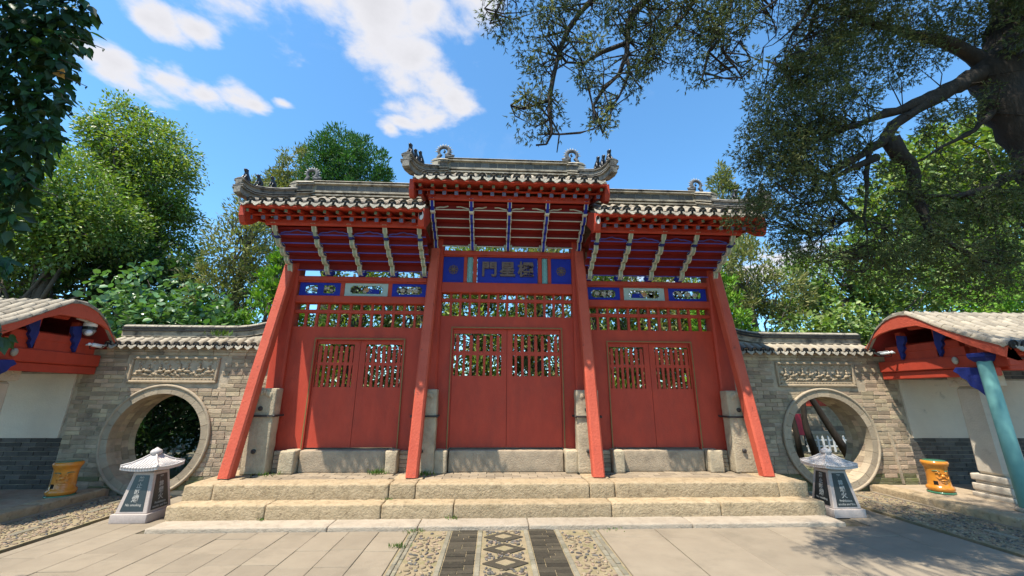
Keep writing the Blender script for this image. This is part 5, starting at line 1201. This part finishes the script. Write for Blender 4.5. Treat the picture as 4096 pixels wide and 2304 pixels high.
# --- the great cypress at the right with limbs hanging over the court
cyp = root('great_cypress'); tag(cyp, 'old cypress with dark twisting limbs hanging over the court at right', 'tree')
TR = dict(trunk=[(6.9, -3.9, -0.1), (6.5, -3.6, 1.6), (6.09, -3.3, 3.42), (5.95, -3.3, 4.48), (5.83, -3.3, 4.92), (5.88, -3.3, 5.47), (6.19, -3.3, 5.98), (6.51, -3.3, 6.62), (7, -3.5, 8), (6.6, -3.9, 9.5)],
 l1=[(6.55, -3.3, 6.37), (5.81, -3.3, 5.5), (5.33, -3.3, 5.23), (4.79, -3.3, 4.93), (4.34, -3.3, 4.63), (4.13, -3.3, 4.38), (3.72, -3.3, 4.14), (3.46, -3.3, 3.97)],
 l2=[(5.33, -3.3, 5.23), (4.64, -3.3, 4.91), (4.06, -3.3, 4.68), (3.63, -3.3, 4.49), (3.29, -3.3, 4.38)],
 l4=[(4.24, -3.3, 4.42), (4.3, -3.3, 4.21), (4.4, -3.3, 4.13), (4.4, -3.3, 3.97), (4.38, -3.3, 3.55), (4.38, -3.3, 3.26), (4.55, -3.3, 3.18), (4.81, -3.3, 3.01), (5.06, -3.3, 2.94)],
 l5=[(6, -3.3, 4.3), (5.25, -3.3, 3.83), (4.79, -3.3, 3.72), (4.38, -3.3, 3.72), (4.12, -3.3, 3.78)],
 l6=[(4.01, -3.3, 4.18), (3.7, -3.3, 4.04), (3.46, -3.3, 3.91), (3.29, -3.3, 3.89)],
 l7=[(3.45, -3.3, 3.87), (3.43, -3.3, 3.66), (3.62, -3.3, 3.44), (3.87, -3.3, 3.36), (4.08, -3.3, 3.36)],
 l8=[(3.62, -3.3, 3.44), (3.36, -3.3, 3.36), (3.19, -3.3, 3.23), (3.05, -3.3, 3.21)],
 l9=[(3.96, -3.3, 4.28), (3.82, -3.3, 3.82), (3.69, -3.3, 3.44), (3.64, -3.3, 2.99), (3.54, -3.3, 2.82)],
 l10=[(5.88, -3.3, 5.47), (5.52, -3.3, 5.75), (5.08, -3.3, 5.92), (4.47, -3.3, 6.09), (4.18, -3.3, 6.23), (3.8, -3.3, 6.35)],
 l11=[(5.77, -3.3, 5.03), (5.31, -3.3, 4.59), (4.77, -3.3, 4.31), (4.55, -3.3, 4.17)],
 d1=[(4.1, -3.3, 6.8), (3.89, -3.3, 6.58), (3.63, -3.3, 6.28), (3.45, -3.3, 5.99), (3.22, -3.3, 5.63), (2.99, -3.3, 5.45)],
 d2=[(3.7, -3.3, 6.36), (3.42, -3.3, 5.99), (3.08, -3.3, 5.7), (2.95, -3.3, 5.65)],
 d3=[(3.72, -3.3, 6.24), (3.59, -3.3, 5.92), (3.24, -3.3, 5.56), (3.16, -3.3, 5.3)],
 d4=[(3.2, -3.3, 6.8), (3.19, -3.3, 6.41), (3.15, -3.3, 5.85), (2.96, -3.3, 5.66)],
 big=[(6.9, -3.6, 8.2), (5.0, -4.3, 6.9), (3.2, -4.7, 5.9), (2.2, -4.75, 5.4), (1.2, -4.75, 5.0), (.3, -4.75, 4.75), (-.3, -4.75, 4.65)],
 b1=[(.75, -4.75, 4.87), (.54, -4.7, 4.57), (.38, -4.7, 4.37), (.28, -4.7, 4.2), (.21, -4.7, 4.0), (.16, -4.7, 3.77), (.13, -4.7, 3.6), (.13, -4.7, 3.42), (.14, -4.7, 3.31), (.1, -4.7, 3.22), (.03, -4.7, 3.21)],
 b1b=[(.14, -4.7, 3.41), (.19, -4.7, 3.3), (.17, -4.7, 3.16)], b1c=[(.14, -4.7, 3.58), (.05, -4.7, 3.54), (-.05, -4.7, 3.49), (-.14, -4.7, 3.52)],
 b2=[(1.2, -4.75, 5.0), (.96, -4.7, 4.59), (.8, -4.7, 4.42), (.73, -4.7, 4.27), (.7, -4.7, 3.99), (.63, -4.7, 3.81), (.51, -4.7, 3.68), (.43, -4.7, 3.53), (.46, -4.7, 3.42), (.49, -4.7, 3.32)],
 b2b=[(.71, -4.7, 4.10), (.53, -4.7, 4.01), (.38, -4.7, 3.9), (.26, -4.7, 3.9), (.22, -4.7, 3.94)], b2c=[(.7, -4.7, 3.99), (.71, -4.7, 3.83), (.62, -4.7, 3.62), (.56, -4.7, 3.52)], b2d=[(.37, -4.7, 3.92), (.29, -4.7, 4.09), (.28, -4.7, 4.19)],
 b3=[(1.6, -4.75, 5.15), (1.33, -4.7, 4.62), (1.08, -4.7, 4.27), (.92, -4.7, 4.17), (.86, -4.7, 4.02), (.82, -4.7, 3.82)], b3b=[(1.1, -4.75, 4.97), (.91, -4.7, 4.59), (.89, -4.7, 4.17)],
 b4=[(1.9, -4.75, 5.28), (1.63, -4.7, 4.64), (1.46, -4.7, 4.32), (1.43, -4.7, 4.05), (1.5, -4.7, 3.93), (1.54, -4.7, 3.83)], b4b=[(1.44, -4.7, 4.2), (1.32, -4.7, 4.05), (1.26, -4.7, 3.86), (1.22, -4.7, 3.76)],
 b5=[(-.05, -4.75, 4.68), (-.19, -4.7, 4.52), (-.26, -4.7, 4.31), (-.3, -4.7, 4.22)], b5b=[(-.2, -4.75, 4.66), (-.25, -4.7, 4.49), (-.34, -4.7, 4.36)], b6=[(2.2, -4.75, 5.4), (1.93, -4.7, 4.58), (1.74, -4.7, 4.43), (1.58, -4.7, 4.17), (1.63, -4.7, 3.99)])
RAD = dict(trunk=(.26, .17), l1=(.16, .03), l2=(.095, .015), l4=(.08, .01), l5=(.075, .013), l6=(.058, .009), l7=(.028, .006), l8=(.025, .005), l9=(.03, .006), l10=(.09, .013), l11=(.045, .01), d1=(.026, .005), d2=(.02, .004), d3=(.022, .004), d4=(.015, .004),
           big=(.14, .03), b1=(.04, .006), b1b=(.008, .003), b1c=(.018, .004), b2=(.036, .006), b2b=(.02, .004), b2c=(.014, .004), b2d=(.008, .003), b3=(.03, .005), b3b=(.02, .004), b4=(.03, .005), b4b=(.016, .004), b5=(.016, .004), b5b=(.014, .004), b6=(.02, .004))
rg = np.random.default_rng(77); tw = MB(); twig_src = []
def densify(P, wob):
    out = [np.array(P[0], float)]
    for a, b in zip(P, P[1:]):
        a, b = np.array(a, float), np.array(b, float); L = np.linalg.norm(b-a); k = max(1, int(L/.12))
        for i in range(1, k+1): out.append(a+(b-a)*i/k+(rg.normal(size=3)*wob*min(L, .5) if i < k else 0))
    return out
for k, P in TR.items():
    Q = densify(P, .02 if k != 'trunk' else .01); n = len(Q); r0, r1 = RAD[k]
    rr = [(r0+(r1-r0)*(i/(n-1))**.8)*(1+.14*rg.normal()) for i in range(n)]
    if k == 'trunk': MB().tube([tuple(p) for p in Q], rr, 12).obj('trunk', BARK, cyp, True)
    else: MB().tube([tuple(p) for p in Q], [max(.0025, v) for v in rr], 8 if r0 > .03 else 6).obj('limb', BARK, cyp, True)
    if k != 'trunk': twig_src += Q
twig_src = np.array(twig_src)
OB = [(.04, 4.09, .13), (.09, 3.85, .1), (.27, 4.34, .12), (-.01, 3.48, .12), (.15, 3.5, .08), (.43, 4.09, .11), (.45, 3.86, .1), (.36, 3.77, .08), (.57, 4.38, .14), (.68, 4.43, .14), (.83, 4.22, .15), (.54, 3.57, .09), (.48, 3.37, .05), (.77, 3.84, .09), (.96, 4.09, .13), (1.05, 4.35, .14), (.88, 4.0, .09), (1.23, 4.05, .14), (1.32, 4.31, .18), (1.44, 4.17, .18), (1.57, 4.38, .18), (1.59, 3.92, .06), (.72, 3.73, .07), (-.14, 4.41, .08), (-.26, 4.25, .08), (.22, 4.43, .09), (.08, 4.44, .05), (1.15, 4.46, .15), (.08, 3.38, .04), (1.25, 3.82, .04), (.14, 4.0, .08), (.9, 4.62, .2), (1.5, 4.75, .25), (.3, 4.65, .15)]
RB = [(3.94, 6.21, 0.36), (4.32, 6.16, 0.28), (3.75, 5.73, 0.35), (4.1, 5.6, 0.29), (4.58, 5.9, 0.32), (3.51, 5.35, 0.28), (3.28, 5.27, 0.22), (3.02, 5.01, 0.24), (3.26, 4.85, 0.33), (3.7, 5.07, 0.37), (2.86, 4.63, 0.24), (3.12, 4.44, 0.32), (3.52, 4.65, 0.27), (2.68, 4.23, 0.23), (2.91, 4.05, 0.29), (3.26, 4.12, 0.26), (2.71, 3.74, 0.22), (2.97, 3.66, 0.25), (3.24, 3.75, 0.2), (2.56, 4.16, 0.11), (2.88, 3.28, 0.19), (3.02, 3.17, 0.16), (3.05, 2.95, 0.09), (2.78, 3.05, 0.12), (3.76, 4.4, 0.21), (4.82, 5.56, 0.27), (5.28, 6.05, 0.26), (5.67, 6.23, 0.34), (5.04, 4.72, 0.17), (6.07, 6.34, 0.28), (4.7, 4.57, 0.14), (5.42, 4.94, 0.14), (3.41, 3.49, 0.17), (3.63, 3.13, 0.25), (3.86, 2.97, 0.25), (4.14, 3.19, 0.22), (4.38, 2.98, 0.25), (4.68, 2.87, 0.22), (4.96, 2.8, 0.22), (4.04, 3.66, 0.15), (4.44, 3.67, 0.17), (4.77, 3.53, 0.23), (5.1, 3.48, 0.26), (5.34, 3.25, 0.26), (5.51, 3.76, 0.2), (5.21, 4, 0.16), (4.8, 4.02, 0.14), (3.89, 3.96, 0.17), (5.15, 2.88, 0.17), (4.4, 4.04, 0.11), (2.33, 3.43, 0.1), (2.56, 3.47, 0.14), (4.3, 6.9, .5), (5.2, 7, .5), (3.6, 6.6, .3)]
HB = [(4.6, -4.2, 7.4, .7), (5.6, -4.0, 7.6, .8), (6.4, -3.9, 7.9, .8), (3.8, -4.1, 7.2, .6), (3.1, -3.8, 6.9, .5), (5.2, -4.4, 6.9, .5), (6.9, -4.2, 6.9, .7), (2.6, -3.6, 6.6, .4), (2.2, -3.3, 7.6, .5), (3.0, -3.2, 7.6, .5), (5.9, -3.75, 5.6, .3), (6.1, -3.7, 4.7, .3), (6.0, -3.8, 6.3, .35), (1.9, -4.0, 6.4, .5), (2.6, -4.1, 6.6, .5), (1.4, -4.3, 6.4, .4), (3.3, -4.3, 6.8, .5), (2.3, -4.6, 6.6, .45), (3.0, -4.9, 6.8, .5)]  # lumps above the view are added to shade trunk, sign and court
def sprays(blobs, Y, dens, mat, nm, ydep, ls=1.0):
    """cypress sprays: fans of narrow branchlets on twigs that join the nearest limb"""
    P, D = [], []
    for (x, z, r) in blobs:
        nt = int(dens*r*r*np.pi/9)+3; m_ = 16; n = nt*m_; u = rand_unit(rg, nt)*(rg.random(nt)**.4)[:, None]; u = np.repeat(u, m_, 0); tf = rg.normal(size=(n, 3))*.026*ls
        p = np.stack([x+u[:, 0]*r*1.12, Y+u[:, 1]*(r*ydep+.05), z+u[:, 2]*r*1.12], 1)+tf*np.array([1, 1, 1.25]); P.append(p); D.append(u*.5+tf/(.026*ls)*.5+rg.normal(size=(n, 3))*.45+np.array([0, 0, -.35]))
        for k in range(4+int(r*26)):
            e = p[rg.integers(n)]; j = np.argsort(((twig_src-e)**2).sum(1))[rg.integers(6)]; a = twig_src[j]; m_ = (a+e)/2+rg.normal(size=3)*.03
            tw.tube([tuple(a), tuple(m_), tuple(e)], [.0065, .0045, .0022], 4)
    P, D = np.concatenate(P), np.concatenate(D); n = len(P); K = 5
    D /= np.linalg.norm(D, axis=1)[:, None]; A = np.cross(D, rand_unit(rg, n)); A /= np.linalg.norm(A, axis=1)[:, None]
    off = (np.arange(K)-(K-1)/2)*.34; PP = np.repeat(P, K, 0)+np.repeat(D, K, 0)*np.tile(np.abs(off)*.012, n)[:, None]
    DD = np.repeat(D, K, 0)+np.repeat(A, K, 0)*np.tile(off, n)[:, None]+rg.normal(size=(n*K, 3))*.12
    L = rg.uniform(.018, .042, n*K)*ls; Wd = L*rg.uniform(.13, .20, n*K); V, F = leaf_arrays(PP, DD, rand_unit(rg, n*K), L, Wd, 'lance')
    put(nm, mesh_np(nm, V, F, mat), cyp, kind='stuff')
sprays(OB, -4.7, 2100, L_CYP, 'hanging_foliage', 1.6); sprays(RB, -3.3, 2100, L_CYP, 'foliage', 1.7, 1.25)
sprays([RB[i] for i in range(0, 26, 2)], -3.45, 240, L_CYPO, 'sunlit_tone_foliage', 1.5, 1.25); sprays([OB[i] for i in range(0, 30, 3)], -4.78, 300, L_CYPO, 'sunlit_tone_foliage', 1.5)  # paler olive leaf colour paints sunlight onto some of the sprays
for (hx, hy, hz, hr) in HB: sprays([(hx, hz, hr)], hy, 760, L_CYP, 'high_foliage', 1.0, 1.8)
tw.obj('twigs', BARK, cyp, kind='stuff')

# --- creeper hanging into the court at the left
vine = root('creeper_vine'); tag(vine, 'dark five-leaved creeper with one orange leaf hanging at the left edge, with added unseen foliage for shade', 'vine')
rg = np.random.default_rng(5)
VB = [(-3.71, -4.6, 4.22, .39), (-3.39, -4.6, 4.24, .17), (-3.30, -4.6, 4.34, .07), (-3.58, -4.6, 3.8, .33), (-3.40, -4.6, 3.99, .15), (-3.31, -4.6, 3.82, .08), (-3.50, -4.6, 3.44, .28), (-3.30, -4.6, 3.51, .11), (-3.42, -4.6, 3.12, .24), (-3.28, -4.6, 3.2, .12), (-3.25, -4.6, 3.36, .06), (-3.37, -4.6, 2.83, .17), (-3.26, -4.6, 2.94, .10), (-3.30, -4.6, 2.59, .11), (-3.25, -4.6, 2.68, .05), (-3.06, -4.6, 1.93, .045), (-3.22, -4.6, 2.35, .06),
      (-4.3, -5.0, 4.7, .8), (-4.1, -5.3, 5.5, .8), (-4.7, -5.2, 3.6, .9), (-3.9, -4.9, 5.0, .5), (-4.3, -5.5, 6.3, .8), (-4.2, -4.9, 2.6, .7), (-4.3, -5.0, 1.5, .7), (-4.3, -5.0, .5, .7), (-3.9, -5.2, 4.3, .45), (-3.8, -5.0, 3.7, .4), (-6.4, -5.6, 6.0, 1.1), (-10.3, -3.4, 6.2, 1.5), (-11.0, -1.8, 5.8, 1.5)]  # unseen lumps outside the view, added to shade creeper and left side
P, D = [], []
for (x, y, z, r) in VB:
    n = int((1250 if r < .45 else 420 if r < 1 else 260)*r*r*3.1)+5; u = rand_unit(rg, n)*(rg.random(n)**.38)[:, None]; P.append(np.array([x, y, z])+u*np.array([r, r*.9, r])*1.02); D.append(u*.7+rg.normal(size=(n, 3))*.4+np.array([.1, -.2, -1.0]))
P, D = np.concatenate(P), np.concatenate(D); n = len(P); L = rg.uniform(.055, .105, n)*np.where(P[:, 0] < -5.2, 2.2, 1.0); Wd = L*rg.uniform(.55, .8, n); Nn = rg.normal(size=(n, 3))*.5+np.array([.1, -1, .45])
vis = np.where((P[:, 0] > -3.75) & (P[:, 1] < -4.5))[0]; vis = vis[np.argsort(P[vis, 1])][:300]; other = np.setdiff1d(np.arange(n), vis)
for i in vis:
    V, F = leaf_arrays(P[i:i+1], D[i:i+1], Nn[i:i+1], L[i:i+1], Wd[i:i+1], 'point'); put('leaf', mesh_np('leaf', V, F, L_VIN), vine)
V, F = leaf_arrays(P[other], D[other], Nn[other], L[other], Wd[other], 'point'); put('leaves', mesh_np('leaves', V, F, L_VIN), vine, kind='stuff')
mb = MB().tube([(-4.3, -5.05, -.1), (-4.35, -5.1, 2), (-4.3, -5.1, 4), (-4.2, -5.2, 6.2)], [.13, .11, .09, .05], 8).tube([(-4.3, -5.1, 4.6), (-6.4, -5.3, 5.9), (-8.2, -4.6, 6.3), (-10, -3.4, 6.1), (-11, -1.8, 5.7)], [.09, .08, .07, .06, .03], 8); mb.obj('trunk', BARKG, vine, True)  # second limb carries the added shading lumps out of view
for k, Q in enumerate(([(-3.36, -4.6, 4.05), (-3.22, -4.6, 4.02), (-3.12, -4.62, 3.98), (-3.02, -4.6, 3.95)], [(-3.33, -4.6, 3.86), (-3.22, -4.6, 3.82), (-3.14, -4.6, 3.78)], [(-3.33, -4.6, 3.75), (-3.22, -4.6, 3.70), (-3.12, -4.6, 3.66), (-3.05, -4.6, 3.63)], [(-3.3, -4.6, 3.66), (-3.22, -4.6, 3.60), (-3.18, -4.6, 3.53), (-3.14, -4.6, 3.50)], [(-3.3, -4.6, 2.95), (-3.15, -4.6, 2.85), (-3.0, -4.6, 2.80)], [(-3.5, -4.6, 2.9), (-3.25, -4.62, 2.3), (-3.06, -4.6, 1.95)])):
    tb_ = MB().tube(Q, [.005, .004, .0035, .002][:len(Q)] if len(Q) == 4 else [.005, .004, .002], 5).obj('tendril', BARKG, vine)
    for p in Q[1:]:
        for j in range(3 if k == 3 else 1):
            d = np.array([[rg.normal()*.6+.3, rg.normal()*.3-.1, -.6]]); l = np.array([.085 if k == 3 else .035]); V, F = leaf_arrays(np.array([p], float), d, np.array([[.2, -1, .3]]), l, l*.5, 'point'); put('leaf', mesh_np('leaf', V, F, L_VIN), tb_)
for dx, dz in ((0, 0), (.03, -.015), (.015, .02)):
    V, F = leaf_arrays(np.array([[-3.26+dx, -4.62, 3.72+dz]]), np.array([[.5+dx*9, -.2, -.5+dz*9]]), np.array([[.1, -1, .4]]), np.array([.075]), np.array([.045]), 'point'); put('orange_leaf', mesh_np('orange_leaf', V, F, L_VINO), vine)

# --- weeds in the joints
def weed(x, y, z, n, h, label, spread=.05, seed=0):
    rg = np.random.default_rng(seed+3); t = root('weed'); tag(t, label, 'weed'); P = np.stack([x+rg.normal(size=n)*spread, y+rg.normal(size=n)*spread*.5, np.full(n, z-.003)], 1)
    D = rg.normal(size=(n, 3))*.45+np.array([0, -.1, 1.0]); L = rg.uniform(.5, 1.0, n)*h; V, F = leaf_arrays(P, D, rand_unit(rg, n), L, np.full(n, .010), 'lance'); put('blades', mesh_np('blades', V, F, GRASS), t, kind='stuff')
weed(-1.30, -.43, .41, 60, .10, 'weed tuft at the foot of the left inner brace', .10, 1); weed(-1.98, -.29, .405, 60, .12, 'weed tuft against the left sill block', .07, 2)
weed(-3.62, -.37, .405, 40, .08, 'weed tuft beside the left outer clamp stone', .12, 3); weed(-3.12, -1.275, .05, 20, .05, 'small weed in the second step joint at left', .03, 4)
weed(-.72, -1.275, .05, 30, .07, 'small weed in the second step joint left of the path', .04, 5); weed(-1.22, -2.1, .005, 40, .07, 'weed on the left edging of the patterned path', .05, 6)
weed(-1.12, -1.60, .005, 50, .05, 'low weed where the path meets the bottom step', .08, 7); weed(-1.63, -1.02, .22, 25, .05, 'weed in the upper step joint below the left inner brace', .04, 8)
weed(1.22, -1.59, .005, 25, .04, 'low weed along the bottom step right of the path', .1, 9); weed(-5.05, .16, 2.58, 70, .14, 'pale weed tuft growing on the left wall coping', .09, 10)

# ================================================================== BEYOND THE MOON GATES
def picket(x0, x1, y, n, h, label, dy=0):
    t = root('picket_fence'); tag(t, label, 'fence')
    for i in range(n):
        x = x0+(x1-x0)*i/(n-1); yy = y+dy*i/(n-1); MB().prism([(x-.028, 0), (x+.028, 0), (x+.028, h-.05), (x, h), (x-.028, h-.05)], 'y', yy-.01, yy+.01).obj('picket', FENCEW, t)
    for z in (h*.35, h*.72): MB().bar((x0-.05, y+.02, z), (x1+.05, y+dy+.02, z), .02, .04).obj('rail', FENCEW, t)
picket(9.15, 10.6, 5.1, 10, .46, 'white picket fence seen through the sunlit moon gate'); picket(-8.7, -7.3, 3.0, 9, .5, 'dim picket fence seen through the shaded moon gate')
for i, (P_, r, lab) in enumerate((([(7.66, 3.5, -.05), (7.64, 3.5, .7), (7.58, 3.5, 1.4), (7.4, 3.6, 2.4)], .065, 'slim dark tree trunk beyond the sunlit moon gate'), ([(8.86, 4.5, -.05), (8.72, 4.5, .7), (8.70, 4.5, 1.0), (8.78, 4.5, 1.6), (8.6, 4.6, 2.8)], .085, 'knotted dark tree trunk near the red notice board'), ([(9.75, 4.4, -.05), (9.5, 4.42, .45), (9.3, 4.46, .9), (9.0, 4.5, 1.6), (8.5, 4.6, 2.9)], .10, 'leaning dark tree trunk in front of the picket fence'))):
    t = root('tree'); tag(t, lab, 'tree'); MB().tube(P_, [r*1.25]+[r*(1-.12*k) for k in range(len(P_)-1)], 9).obj('trunk', BARK, t, True)
    top = np.array(P_[-1]); rg = np.random.default_rng(50+i); PP, DD = crown_points(rg, [((top[0], top[1]+.2, top[2]+.2), (1.0, .8, .55))], (60, 22), .3, .3); n = len(PP); V, F = leaf_arrays(PP, DD+rg.normal(size=(n, 3)), rg.normal(size=(n, 3))+np.array([0, 0, 1]), rg.uniform(.1, .17, n), rg.uniform(.04, .07, n), 'lance'); put('crown', mesh_np('crown', V, F, L_BRD), t, kind='stuff')
bld = root('back_hall'); tag(bld, 'brick hall with red beam and stone plinth seen through the sunlit moon gate', 'building')
B(8.4, 14, 7.6, 10, .55, 3.0).obj('wall', BRICK, bld); B(8.3, 14.1, 7.35, 10, -.1, .30).obj('plinth', BRICK, bld); B(8.3, 14.1, 7.33, 10, .301, .40).obj('plinth_cap', STONEL, bld); B(8.35, 14.05, 7.5, 7.59, 1.25, 1.55).obj('beam', RED, bld); B(8.4, 14, 7.6, 10, .401, .549).obj('wall_foot', BRICK, bld)
for k in range(7): 
    for j in range(14): B(8.42+j*.3+(k % 2)*.15, 8.7+j*.3+(k % 2)*.15, 7.585, 7.62, .56+k*.09, .64+k*.09).obj('brick', BRICK, bld)
MB().prism([(8.2, 3.0), (14.2, 3.0), (13.9, 3.9), (8.5, 3.9)], 'y', 7.0, 10.4).obj('roof', TILE, bld)
nb = root('notice_board'); tag(nb, 'red notice board beyond the sunlit moon gate', 'sign'); B(10.15, 10.55, 6.9, 6.93, .30, 1.0).obj('board', SIGNR, nb); MB().bar((10.2, 6.95, -.06), (10.2, 6.95, .9), .03, .03, (0, 1, 0)).bar((10.5, 6.95, -.06), (10.5, 6.95, .9), .03, .03, (0, 1, 0)).obj('frame', IRON, nb)
for i, (x, y) in enumerate(((-8.6, 3.6), (-10.2, 4.0), (-6.9, 3.9), (-7.6, 2.3))): tree('darkening_bush', ['bush added for darkness behind the dim picket fence', 'bush added for darkness farthest behind the shaded pavilion', 'bush added for darkness between the picket fence and the gate', 'bush added for darkness close behind the shaded moon gate'][i], 'shrub', (x, y, 0), [((x, y, 1.1), (1.1, .7, 1.1)), ((x+.3, y, 2.2), (.9, .7, .8))], L_VIN, 60+i, 'cyp', per=(120, 30), L=(.1, .17), wr=.45, tr=.05, group='bushes added to darken the shaded moon gate')  # bushes put in to make the view through the moon gate dark

# ------------------------------------------------------------------ put each Empty at its thing's base without moving the parts
bpy.context.view_layer.update()
for o in [o for o in COL.objects if o.type == 'EMPTY' and o.parent is None]:
    pts = [c.matrix_world @ Vector(b) for c in o.children for b in c.bound_box]
    if not pts: continue
    lo = [min(p[i] for p in pts) for i in range(3)]; hi = [max(p[i] for p in pts) for i in range(3)]
    loc = Vector(((lo[0]+hi[0])/2, (lo[1]+hi[1])/2, lo[2])); o.location = loc
    inv = Matrix.Translation(-loc)
    for c in o.children: c.matrix_parent_inverse = inv
